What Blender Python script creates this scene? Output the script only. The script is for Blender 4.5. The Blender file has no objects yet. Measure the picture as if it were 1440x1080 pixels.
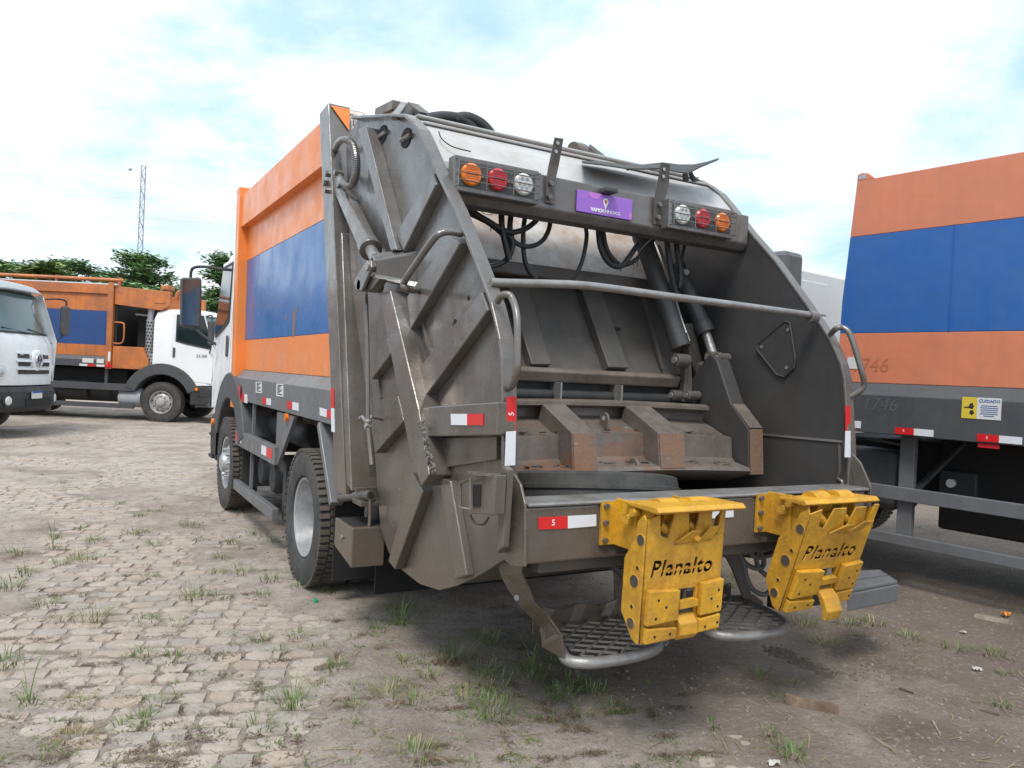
import bpy, bmesh, math, random
from mathutils import Vector, Matrix, noise
random.seed(7)
sc = bpy.context.scene
COL = sc.collection
R = math.radians

# ------------------------------------------------------------------ camera
CAM_H = 1.6
YAW, PITCH, ROLL, FPX = R(29.6), R(-0.606), R(2.7465), 1089.08
_f = Vector((math.sin(YAW)*math.cos(PITCH), math.cos(YAW)*math.cos(PITCH), math.sin(PITCH)))
_r = Vector((math.cos(YAW), -math.sin(YAW), 0))
_d = _f.cross(_r)
_c, _s = math.cos(ROLL), math.sin(ROLL)
CR = _c*_r - _s*_d
CD = _s*_r + _c*_d
CF = _f
CPOS = Vector((0, 0, CAM_H))
cam = bpy.data.cameras.new('camera')
cam.sensor_fit = 'HORIZONTAL'
cam.sensor_width = 36
cam.lens = FPX/1440*36
cam.clip_start = 0.05
cam.clip_end = 3000
camo = bpy.data.objects.new('camera', cam)
COL.objects.link(camo)
camo.matrix_world = Matrix(((CR.x, -CD.x, -CF.x, CPOS.x), (CR.y, -CD.y, -CF.y, CPOS.y), (CR.z, -CD.z, -CF.z, CPOS.z), (0, 0, 0, 1)))
sc.camera = camo

def A(px, py, ax, val):
    """point where the sight line measured at (px,py) in the photograph meets the real plane axis=val"""
    d = CR*((px-720)/FPX) + CD*((py-540)/FPX) + CF
    t = (val-CPOS[ax])/d[ax]
    return CPOS + d*t

# ------------------------------------------------------------------ world, sun, exposure
SUN_EL, SUN_AZ = R(58), R(222)      # azimuth clockwise from +Y
sdir = Vector((math.sin(SUN_AZ)*math.cos(SUN_EL), math.cos(SUN_AZ)*math.cos(SUN_EL), math.sin(SUN_EL)))
world = bpy.data.worlds.new('World')
sc.world = world
world.use_nodes = True
nt = world.node_tree
N, L = nt.nodes, nt.links
N.clear()
out = N.new('ShaderNodeOutputWorld')
bg = N.new('ShaderNodeBackground')
bg.inputs[1].default_value = 0.092
L.new(bg.outputs[0], out.inputs[0])
sky = N.new('ShaderNodeTexSky')
sky.sky_type = 'NISHITA'
sky.sun_disc = False
sky.sun_elevation = SUN_EL
sky.sun_rotation = SUN_AZ
sky.air_density = 1.0
sky.dust_density = 1.0
tc = N.new('ShaderNodeTexCoord')
sep = N.new('ShaderNodeSeparateXYZ')
L.new(tc.outputs['Generated'], sep.inputs[0])
# clouds live on a flat layer: direction divided by its height
addz = N.new('ShaderNodeMath'); addz.operation = 'ADD'; addz.inputs[1].default_value = 0.22
absz = N.new('ShaderNodeMath'); absz.operation = 'ABSOLUTE'
L.new(sep.outputs[2], absz.inputs[0]); L.new(absz.outputs[0], addz.inputs[0])
comb = N.new('ShaderNodeCombineXYZ')
for i in (0, 1):
    dv = N.new('ShaderNodeMath'); dv.operation = 'DIVIDE'
    L.new(sep.outputs[i], dv.inputs[0]); L.new(addz.outputs[0], dv.inputs[1])
    L.new(dv.outputs[0], comb.inputs[i])
def wnoise(scale, detail, rough, off):
    mp = N.new('ShaderNodeMapping'); mp.inputs['Location'].default_value = off
    L.new(comb.outputs[0], mp.inputs[0])
    n = N.new('ShaderNodeTexNoise'); n.inputs['Scale'].default_value = scale
    n.inputs['Detail'].default_value = detail; n.inputs['Roughness'].default_value = rough
    n.inputs['Distortion'].default_value = 0.25
    L.new(mp.outputs[0], n.inputs['Vector'])
    return n.outputs[0]
def wramp(src, stops):
    r = N.new('ShaderNodeValToRGB')
    e = r.color_ramp.elements
    e[0].position, e[0].color = stops[0][0], (*stops[0][1], 1)
    e[1].position, e[1].color = stops[-1][0], (*stops[-1][1], 1)
    for p, c in stops[1:-1]:
        q = e.new(p); q.color = (*c, 1)
    L.new(src, r.inputs[0])
    return r.outputs[0]
cover = wramp(wnoise(1.9, 8, .62, (3.1, 1.7, 0)), [(.37, (.38,)*3), (.49, (.82,)*3), (.60, (1,)*3)])
tone = wramp(wnoise(.9, 4, .5, (7.3, 2.2, 1)), [(.36, (8.2, 9.7, 11.9)), (.51, (11.4, 12.3, 13.2)), (.63, (14.2, 14.2, 14.2))])
lift = N.new('ShaderNodeMix'); lift.data_type = 'RGBA'; lift.inputs[0].default_value = 0.72
L.new(sky.outputs[0], lift.inputs[6]); lift.inputs[7].default_value = (4.6, 9.3, 13.4, 1)
mixc = N.new('ShaderNodeMix'); mixc.data_type = 'RGBA'
L.new(cover, mixc.inputs[0]); L.new(lift.outputs[2], mixc.inputs[6]); L.new(tone, mixc.inputs[7])
L.new(mixc.outputs[2], bg.inputs[0])

sl = bpy.data.lights.new('sun', 'SUN')
sl.energy = 2.7
sl.angle = R(18)
sl.color = (1, .96, .9)
so = bpy.data.objects.new('sun', sl)
so.rotation_euler = (-sdir).to_track_quat('-Z', 'Y').to_euler()
so.location = (0, 0, 30)
COL.objects.link(so)
vs = sc.view_settings
vs.view_transform = 'Standard'
vs.look = 'None'
vs.gamma = 1
vs.exposure = 0.16
vs.use_curve_mapping = False
sc.cycles.max_bounces = 8

# ------------------------------------------------------------------ materials
MATS = {}
def paint(name, base, dirt=None, amt=.4, rough=.5, scale=3.0, bump=.15, bscale=60, streak=False, rust=0.0, metal=0.0, spots=None, wear=None, lowdirt=None, wpos=False, spec=.5, dent=0., edge=None):
    m = bpy.data.materials.new(name); m.use_nodes = True
    n, l = m.node_tree.nodes, m.node_tree.links
    b = n['Principled BSDF']
    t = n.new('ShaderNodeTexCoord')
    gpos = n.new('ShaderNodeNewGeometry')
    OC = gpos.outputs['Position'] if wpos else t.outputs['Object']
    col = n.new('ShaderNodeRGB'); col.outputs[0].default_value = (*base, 1)
    cur = col.outputs[0]
    def ns(sc_, det=5, ro=.6, stretch=None, off=0):
        mp = n.new('ShaderNodeMapping'); mp.inputs['Location'].default_value = (off, off*.7, off*1.3)
        if stretch: mp.inputs['Scale'].default_value = stretch
        l.new(OC, mp.inputs[0])
        q = n.new('ShaderNodeTexNoise'); q.inputs['Scale'].default_value = sc_
        q.inputs['Detail'].default_value = det; q.inputs['Roughness'].default_value = ro
        l.new(mp.outputs[0], q.inputs['Vector'])
        return q.outputs[0]
    def rng(src, a, c, o0=0., o1=1.):
        q = n.new('ShaderNodeMapRange'); q.inputs[1].default_value = a; q.inputs[2].default_value = c
        q.inputs[3].default_value = o0; q.inputs[4].default_value = o1
        l.new(src, q.inputs[0]); return q.outputs[0]
    def mix(fac, a, c):
        q = n.new('ShaderNodeMix'); q.data_type = 'RGBA'
        l.new(fac, q.inputs[0]); l.new(a, q.inputs[6])
        if isinstance(c, tuple): q.inputs[7].default_value = (*c, 1)
        else: l.new(c, q.inputs[7])
        return q.outputs[2]
    if dirt:
        cur = mix(rng(ns(scale, 6, .65), .38, .68, 0, amt), cur, dirt)
        cur = mix(rng(ns(scale*7, 4, .6, off=3), .45, .75, 0, amt*.6), cur, dirt)
    if streak and dirt:
        cur = mix(rng(ns(9, 5, .6, (1, 1, .06), 5), .5, .75, 0, amt*.8), cur, dirt)
    if lowdirt:      # dust climbing from below, follows the height of the thing itself
        sp = n.new('ShaderNodeSeparateXYZ'); l.new(OC, sp.inputs[0])
        ad = n.new('ShaderNodeMath'); ad.operation = 'ADD'
        l.new(sp.outputs[2], ad.inputs[0]); l.new(rng(ns(2.0, 5), .2, .8, -.5, .5), ad.inputs[1])
        cur = mix(rng(ad.outputs[0], lowdirt[1], lowdirt[2], lowdirt[3], 0), cur, lowdirt[0])
    if rust:
        cur = mix(rng(ns(2.2, 8, .7, off=9), .66-rust*.3, .74-rust*.2, 0, .9), cur, (.16, .062, .028))
    if spots:
        cur = mix(rng(ns(spots[1], 3, .6, off=12), spots[2], spots[2]+.05, 0, 1), cur, spots[0])
    if wear:         # thin scratched lines
        cur = mix(rng(ns(14, 6, .8, (1, 3, .4), 21), .68, .72, 0, .8), cur, wear)
    if edge:         # paint worn through along exposed edges
        bv = n.new('ShaderNodeBevel'); bv.samples = 4; bv.inputs[0].default_value = edge[1]
        dt = n.new('ShaderNodeVectorMath'); dt.operation = 'DOT_PRODUCT'
        l.new(bv.outputs[0], dt.inputs[0]); l.new(gpos.outputs['Normal'], dt.inputs[1])
        mk = rng(dt.outputs['Value'], .985, .80, 0, 1)
        mu = n.new('ShaderNodeMath'); mu.operation = 'MULTIPLY'
        l.new(mk, mu.inputs[0]); l.new(rng(ns(12, 5, .7, off=31), .42, .62, 0, edge[2]), mu.inputs[1])
        cur = mix(mu.outputs[0], cur, edge[0])
    l.new(cur, b.inputs['Base Color'])
    l.new(rng(ns(scale*2.3, 5, .6, off=15), .3, .7, max(.02, rough-.12), min(1, rough+.16)), b.inputs['Roughness'])
    b.inputs['Metallic'].default_value = metal
    b.inputs['Specular IOR Level'].default_value = spec
    if bump:
        bp = n.new('ShaderNodeBump'); bp.inputs['Strength'].default_value = bump; bp.inputs['Distance'].default_value = .01
        l.new(ns(bscale, 4, .6, off=2), bp.inputs['Height'])
        l.new(bp.outputs[0], b.inputs['Normal'])
    if dent:         # shallow waves and dents of thin sheet
        b2 = n.new('ShaderNodeBump'); b2.inputs['Strength'].default_value = dent; b2.inputs['Distance'].default_value = .03
        l.new(ns(3.2, 2, .5, off=41), b2.inputs['Height'])
        if bump: l.new(b2.outputs[0], bp.inputs['Normal'])
        else: l.new(b2.outputs[0], b.inputs['Normal'])
    MATS[name] = m
    return m
def plain(name, base, rough=.5, metal=0., emit=0, trans=0, ior=1.45):
    m = bpy.data.materials.new(name); m.use_nodes = True
    b = m.node_tree.nodes['Principled BSDF']
    b.inputs['Base Color'].default_value = (*base, 1)
    b.inputs['Roughness'].default_value = rough
    b.inputs['Metallic'].default_value = metal
    if trans: b.inputs['Transmission Weight'].default_value = trans; b.inputs['IOR'].default_value = ior
    MATS[name] = m
    return m
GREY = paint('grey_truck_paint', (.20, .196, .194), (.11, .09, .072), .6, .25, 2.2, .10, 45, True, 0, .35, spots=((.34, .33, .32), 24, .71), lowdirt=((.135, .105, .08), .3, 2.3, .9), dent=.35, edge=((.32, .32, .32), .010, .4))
GREYD = paint('dark_hopper_steel', (.072, .069, .066), (.145, .12, .10), .5, .45, 2.5, .15, 40, True, 0, 0, spots=((.2, .18, .16), 30, .73))
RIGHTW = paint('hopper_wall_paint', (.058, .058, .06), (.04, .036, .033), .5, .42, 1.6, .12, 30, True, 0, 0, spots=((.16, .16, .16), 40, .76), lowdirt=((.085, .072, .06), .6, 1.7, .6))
BLADE = paint('scraped_packer_steel', (.20, .17, .148), (.10, .082, .07), .7, .42, 3.5, .25, 30, True, 0, .2, spots=((.30, .27, .25), 18, .72), wear=(.04, .035, .03), lowdirt=((.22, .105, .055), 1.05, 1.15, .6))
RUSTY = paint('rusty_plate', (.25, .12, .062), (.17, .125, .10), .95, .6, 7, .4, 40, True, spots=((.33, .27, .22), 26, .66), wear=(.05, .035, .03))
WORN = paint('worn_bare_steel', (.33, .325, .32), (.16, .145, .13), .6, .38, 5, .2, 60, False, 0, .5)
WHITER = paint('dirty_white_roof_paint', (.47, .475, .48), (.34, .31, .27), .6, .65, 3, .08, 40, False, 0, 0, wear=(.1, .09, .08))
RUSTW = paint('rust_stained_grey_sheet', (.62, .61, .60), (.36, .23, .15), .85, .4, 2.6, .12, 30, True, .05)
ORANGE = paint('orange_body_paint', (.77, .225, .048), (.60, .20, .06), .4, .33, 1.8, .04, 30, False, 0, 0, spots=((.2, .12, .08), 22, .78), dent=.15)
BLUE = paint('blue_body_paint', (.016, .125, .36), (.03, .12, .31), .3, .24, 1.2, .0, 20, False, 0, 0, spec=.3, dent=.12)
ORANGEF = paint('faded_orange_paint', (.66, .215, .11), (.50, .18, .11), .75, .5, 1.2, .04, 25, True, dent=.25)
BLUEF = paint('faded_blue_paint', (.016, .11, .38), (.04, .125, .33), .65, .5, 1.4, .04, 25, True, dent=.25)
ORANGEB = paint('weathered_orange_paint', (.60, .185, .045), (.27, .11, .055), .8, .5, 1.6, .08, 25, True, .05)
BLUEB = paint('weathered_blue_paint', (.02, .07, .22), (.03, .055, .15), .6, .5, 1.4, .04, 25, True)
SKIRT = paint('grey_skirt_paint', (.15, .155, .165), (.09, .085, .08), .5, .42, 3, .06, 40, True)
SKIRTD = paint('dusty_dark_skirt', (.058, .062, .07), (.10, .095, .09), .4, .55, 3, .06, 40, True)
BLACK = paint('black_chassis', (.022, .023, .025), (.06, .055, .05), .4, .6, 4, .1, 40)
RUBBER = paint('tyre_rubber', (.032, .032, .033), (.085, .08, .074), .7, .75, 5, .2, 60)
TREAD = paint('dusty_tread_rubber', (.05, .046, .042), (.15, .12, .095), .8, .85, 8, .25, 70)
HOSE = paint('black_rubber_hose', (.022, .023, .026), (.055, .053, .05), .4, .45, 8, .05, 80)
RIM = paint('silver_wheel_paint', (.46, .47, .49), (.25, .23, .21), .5, .38, 6, .06, 60, False, 0, .45)
RIMD = paint('dirty_silver_wheel', (.45, .44, .43), (.22, .20, .18), .8, .5, 9, .1, 60, False, .05, .2)
GRIME = paint('greasy_steel', (.055, .05, .045), (.11, .09, .07), .6, .45, 6, .2, 40)
YELLOW = paint('yellow_lifter_paint', (.66, .355, .022), (.30, .145, .03), .68, .42, 6, .45, 26, True, .02, 0, spots=((.10, .05, .02), 30, .71), dent=.3, edge=((.13, .075, .035), .010, .9))
WHITE = paint('white_cab_paint', (.77, .78, .79), (.62, .61, .59), .22, .3, 2, .02, 30, True)
PLAST = paint('grey_bumper_plastic', (.055, .058, .062), (.10, .095, .09), .5, .6, 5, .1, 60)
LGREY = paint('light_grey_visor', (.36, .38, .40), (.28, .28, .28), .4, .4, 3, .03, 30)
PERF = paint('perforated_steel', (.42, .42, .43), (.22, .2, .18), .4, .4, 9, .05, 40, False, 0, .6)
GLASS = plain('dark_window_glass', (.012, .02, .022), .06)
GLASSW = plain('windscreen_glass', (.11, .165, .17), .12)
MIRR = plain('mirror_glass', (.16, .19, .21), .08, 1.0)
RED = plain('red_reflective_tape', (.62, .018, .02), .35)
WTAPE = plain('white_reflective_tape', (.68, .69, .72), .35)
STICK = plain('white_sticker', (.62, .62, .60), .5)
STICKY = plain('yellow_sticker', (.68, .50, .05), .5)
INK = plain('dark_ink', (.02, .022, .03), .6)
INKB = plain('blue_ink', (.02, .08, .32), .6)
DARK = plain('dark_gap', (.012, .011, .011), .8)
LORANGE = plain('orange_lens', (.80, .20, .02), .18)
LRED = plain('red_lens', (.55, .03, .04), .18)
LCLEAR = plain('clear_lens', (.62, .63, .60), .15)
PURPLE = plain('purple_plate', (.30, .13, .55), .4)
PINK = plain('pink_print', (.50, .18, .58), .4)
WPRINT = plain('white_print', (.80, .80, .82), .5)
SALMON = plain('salmon_print', (.65, .16, .13), .5)
GHOST = plain('ghost_number_dark', (.46, .145, .07), .6)
GHOSTG = plain('ghost_number_grey', (.09, .095, .10), .6)
CHROME = plain('chrome_emblem', (.55, .57, .6), .2, .9)
STEEL = paint('galvanised_tower_steel', (.30, .33, .36), (.2, .2, .2), .3, .5, 1, 0)

# ------------------------------------------------------------------ mesh helpers
class MB:
    def __init__(s, T=None):
        s.v, s.f, s.T = [], [], T
    def add(s, pts, faces):
        b = len(s.v)
        s.v += [Vector(p) for p in pts]
        s.f += [tuple(b+i for i in f) for f in faces]
        return s
    def prism(s, pts, vec):
        n = len(pts); vec = Vector(vec)
        P = [Vector(p) for p in pts]
        return s.add(P+[p+vec for p in P], [tuple(range(n-1, -1, -1)), tuple(range(n, 2*n))]+[(i, (i+1) % n, n+(i+1) % n, n+i) for i in range(n)])
    def box(s, a, b):
        x0, y0, z0 = a; x1, y1, z1 = b
        return s.prism([(x0, y0, z0), (x1, y0, z0), (x1, y1, z0), (x0, y1, z0)], (0, 0, z1-z0))
    def bar(s, p0, p1, w, h, up=(0, 0, 1)):
        p0, p1 = Vector(p0), Vector(p1)
        d = (p1-p0).normalized(); sd = d.cross(Vector(up)).normalized(); u = sd.cross(d)
        q = [p0+sd*(a*w/2)+u*(c*h/2) for a, c in ((-1, -1), (1, -1), (1, 1), (-1, 1))]
        return s.prism(q, p1-p0)
    def tube(s, pts, r, n=8, closed=False):
        P = [Vector(p) for p in pts]; m = len(P)
        if closed: tans = [(P[(i+1) % m]-P[i-1]).normalized() for i in range(m)]
        else: tans = [(P[min(i+1, m-1)]-P[max(i-1, 0)]).normalized() for i in range(m)]
        u = tans[0].orthogonal().normalized()
        vs, fs = [], []
        for i in range(m):
            u = (u-tans[i]*u.dot(tans[i])).normalized(); w = tans[i].cross(u)
            rr = r[i] if isinstance(r, (list, tuple)) else r
            vs += [P[i]+(u*math.cos(2*math.pi*k/n)+w*math.sin(2*math.pi*k/n))*rr for k in range(n)]
        for i in range(m if closed else m-1):
            a, b = i*n, ((i+1) % m)*n
            fs += [(a+k, a+(k+1) % n, b+(k+1) % n, b+k) for k in range(n)]
        if not closed:
            fs += [tuple(range(n-1, -1, -1)), tuple((m-1)*n+k for k in range(n))]
        return s.add(vs, fs)
    def cyl(s, p0, p1, r, n=14, r2=None):
        return s.tube([p0, p1], [r, r if r2 is None else r2], n)
    def lathe(s, prof, c, axis, n=32):
        """prof: (radius, height along axis)"""
        c, ax = Vector(c), Vector(axis).normalized()
        u = ax.orthogonal().normalized(); w = ax.cross(u)
        vs, fs = [], []
        for r, h in prof:
            vs += [c+ax*h+(u*math.cos(2*math.pi*k/n)+w*math.sin(2*math.pi*k/n))*r for k in range(n)]
        for i in range(len(prof)-1):
            fs += [(i*n+k, i*n+(k+1) % n, (i+1)*n+(k+1) % n, (i+1)*n+k) for k in range(n)]
        return s.add(vs, fs)
    def loft(s, secs, cap=True, closed=True):
        n = len(secs[0]); vs = [p for q in secs for p in q]; fs = []
        for i in range(len(secs)-1):
            for k in range(n if closed else n-1):
                fs.append((i*n+k, i*n+(k+1) % n, (i+1)*n+(k+1) % n, (i+1)*n+k))
        if cap and closed:
            fs += [tuple(range(n-1, -1, -1)), tuple((len(secs)-1)*n+k for k in range(n))]
        return s.add(vs, fs)
    def sheet(s, grid, th):
        """grid of points (rows of points) thickened by vector th"""
        R_, C_ = len(grid), len(grid[0]); th = Vector(th)
        P = [Vector(p) for row in grid for p in row]; m = len(P)
        fs = []
        for i in range(R_-1):
            for j in range(C_-1):
                a, b, c, d = i*C_+j, i*C_+j+1, (i+1)*C_+j+1, (i+1)*C_+j
                fs += [(a, b, c, d), (m+d, m+c, m+b, m+a)]
        for j in range(C_-1):
            fs += [(j+1, j, m+j, m+j+1), ((R_-1)*C_+j, (R_-1)*C_+j+1, m+(R_-1)*C_+j+1, m+(R_-1)*C_+j)]
        for i in range(R_-1):
            fs += [(i*C_, (i+1)*C_, m+(i+1)*C_, m+i*C_), ((i+1)*C_+C_-1, i*C_+C_-1, m+i*C_+C_-1, m+(i+1)*C_+C_-1)]
        return s.add(P+[p+th for p in P], fs)
    def disc(s, c, axis, r, h, n=20):
        c, ax = Vector(c), Vector(axis).normalized()
        return s.cyl(c, c+ax*h, r, n)
    def mesh(s, name):
        me = bpy.data.meshes.new(name)
        v = [tuple(s.T @ p) for p in s.v] if s.T is not None else [tuple(p) for p in s.v]
        me.from_pydata(v, [], s.f)
        bm = bmesh.new(); bm.from_mesh(me)
        bmesh.ops.recalc_face_normals(bm, faces=bm.faces)
        bm.to_mesh(me); bm.free()
        return me
    def build(s, name, mat, parent=None, bevel=0.0, smooth=False, label=None, seg=2):
        me = s.mesh(name)
        return link(me, name, mat, parent, bevel, smooth, label, seg)
def link(me, name, mat, parent=None, bevel=0.0, smooth=False, label=None, seg=2):
    if mat is not None and not me.materials: me.materials.append(mat)
    o = bpy.data.objects.new(name, me)
    COL.objects.link(o)
    if parent is not None:
        o.parent = parent
        if parent.get('_w'): o.matrix_parent_inverse = (Matrix.Translation(parent.location) @ parent.rotation_euler.to_matrix().to_4x4()).inverted()
    if label: o['label'] = label
    if smooth:
        me.polygons.foreach_set('use_smooth', [True]*len(me.polygons))
        try: me.set_sharp_from_angle(angle=R(38))
        except Exception: pass
    if bevel:
        b = o.modifiers.new('bevel', 'BEVEL'); b.width = bevel; b.segments = seg; b.limit_method = 'ANGLE'; b.angle_limit = R(35)
        b.harden_normals = False
    return o
def tag(o, label=None, cat=None, group=None, kind=None):
    if label: o['label'] = label
    if cat: o['category'] = cat
    if group: o['group'] = group
    if kind: o['kind'] = kind
    return o
def thing(name, loc, label, cat, rz=0, group=None, world=False):
    o = bpy.data.objects.new(name, None)
    o.location = loc; o.rotation_euler = (0, 0, rz); o.empty_display_size = .2
    COL.objects.link(o)
    tag(o, label, cat, group)
    if world: o['_w'] = 1
    return o
def copy_tree(o, parent=None):
    c = o.copy(); COL.objects.link(c)
    if parent is not None: c.parent = parent
    for ch in list(o.children): copy_tree(ch, c)
    return c
def smoothpath(pts, k=6):
    P = [Vector(p) for p in pts]; out_ = []
    for i in range(len(P)-1):
        p0, p1, p2, p3 = P[max(i-1, 0)], P[i], P[i+1], P[min(i+2, len(P)-1)]
        for j in range(k):
            t = j/k
            out_.append(.5*((2*p1)+(p2-p0)*t+(2*p0-5*p1+4*p2-p3)*t*t+(3*p1-p0-3*p2+p3)*t**3))
    out_.append(P[-1])
    return out_
def text_mesh(txt, size, extrude, shear=0., spacing=1., bold=0.):
    cu = bpy.data.curves.new('txt', 'FONT')
    cu.body = txt; cu.size = size; cu.extrude = extrude; cu.shear = shear; cu.space_character = spacing
    cu.align_x = 'CENTER'; cu.align_y = 'CENTER'; cu.offset = bold; cu.resolution_u = 3
    ob = bpy.data.objects.new('txt', cu); COL.objects.link(ob)
    dg = bpy.context.evaluated_depsgraph_get()
    me = bpy.data.meshes.new_from_object(ob.evaluated_get(dg))
    bpy.data.objects.remove(ob); bpy.data.curves.remove(cu)
    me.materials.clear()
    return me
def lettering(txt, size, mat, parent, c, ex, ey, shear=0., spacing=1., bold=0., ext=.0008, name='lettering'):
    """flat lettering centred on c, reading along ex with ey up"""
    me = text_mesh(txt, size, ext, shear, spacing, bold)
    ex, ey = Vector(ex).normalized(), Vector(ey).normalized(); ez = ex.cross(ey)
    c = Vector(c)
    me.transform(Matrix(((ex.x, ey.x, ez.x, c.x), (ex.y, ey.y, ez.y, c.y), (ex.z, ey.z, ez.z, c.z), (0, 0, 0, 1))))
    return link(me, name, mat, parent)
# ------------------------------------------------------------------ shared builders
def tape(pts, n, mat, parent, name='reflective_tape', label=None, th=.003):
    return MB(CUR).prism(pts, Vector(n).normalized()*th).build(name, mat, parent, label=label)
CUR = None      # transform of the truck being built
def rect(c, ex, ey, w, h):
    c, ex, ey = Vector(c), Vector(ex), Vector(ey)
    return [c-ex*w/2-ey*h/2, c+ex*w/2-ey*h/2, c+ex*w/2+ey*h/2, c-ex*w/2+ey*h/2]

def tyre_mb(mb, c, ax, r=.49, w=.28):
    k = r/.49; hw = w/2
    half = [(.283*k, hw*.72), (.30*k, hw*.92), (.345*k, hw), (.42*k, hw), (.455*k, hw*.95), (.472*k, hw*.9), (.478*k, hw*.6), (.48*k, 0)]
    prof = half+[(a, -h) for a, h in reversed(half[:-1])]
    mb.lathe(prof, c, ax, 44)
    return mb
def tread_mb(mb, c, ax, r=.49, w=.28, n=58):
    c, ax = Vector(c), Vector(ax).normalized(); hw = w/2
    u = ax.orthogonal().normalized(); v = ax.cross(u)
    for i in range(n):
        for (h0, h1, ph) in ((hw*.5, hw*.97, 0), (-hw*.97, -hw*.5, .5), (-hw*.42, hw*.42, .25)):
            a = 2*math.pi*(i+ph)/n; da = 2*math.pi/n*.34
            q = []
            for (aa, rr) in ((a-da, r*.962), (a+da, r*.962), (a+da*.85, r), (a-da*.85, r)):
                q.append(c+(u*math.cos(aa)+v*math.sin(aa))*rr+ax*h0)
            mb.prism(q, ax*(h1-h0))
    return mb
def wheel(parent, c, ax, kind, r=.49, rimmat=None):
    rimmat = rimmat or RIM
    c, ax = Vector(c), Vector(ax).normalized()
    t = tyre_mb(MB(CUR), c, ax, r).build('wheel', RUBBER, parent, smooth=True)
    tread_mb(MB(CUR), c, ax, r).build('tread', TREAD, t)
    if kind == 'front':
        prof = [(.285, .105), (.278, .122), (.262, .118), (.255, .07), (.235, .055), (.19, .085), (.165, .105), (.12, .108), (.105, .125), (.095, .165), (.07, .18), (0.001, .182)]
    else:
        prof = [(.285, .105), (.278, .118), (.266, .112), (.258, .04), (.25, -.06), (.235, -.105), (.15, -.115), (.13, -.10), (.12, .0), (.10, .02), (.001, .022)]
    k = r/.49
    MB(CUR).lathe([(a*k, h) for a, h in prof], c, ax, 40).build('rim', rimmat, t, smooth=True)
    u = ax.orthogonal().normalized(); v = ax.cross(u)
    m = MB(CUR); h0 = .095 if kind == 'front' else -.112; rr = .148 if kind == 'front' else .18
    for i in range(10):
        a = 2*math.pi*i/10+.2
        p = c+(u*math.cos(a)+v*math.sin(a))*rr*k+ax*h0
        m.cyl(p, p+ax*.05, .016, 6)
    m.build('wheel_nuts', rimmat, t)
    m = MB(CUR)
    if kind == 'front':
        for i in range(10):
            a = 2*math.pi*(i+.5)/10
            p = c+(u*math.cos(a)+v*math.sin(a))*.218*k+ax*.06
            m.cyl(p, p+ax*.012, .02, 10)
        m.build('hand_hole', DARK, t)
    return t

def arc_pts(yw, zc, r, a0, a1, n=8):
    return [(yw+r*math.cos(R(a0+(a1-a0)*i/n)), zc+r*math.sin(R(a0+(a1-a0)*i/n))) for i in range(n+1)]

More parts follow.
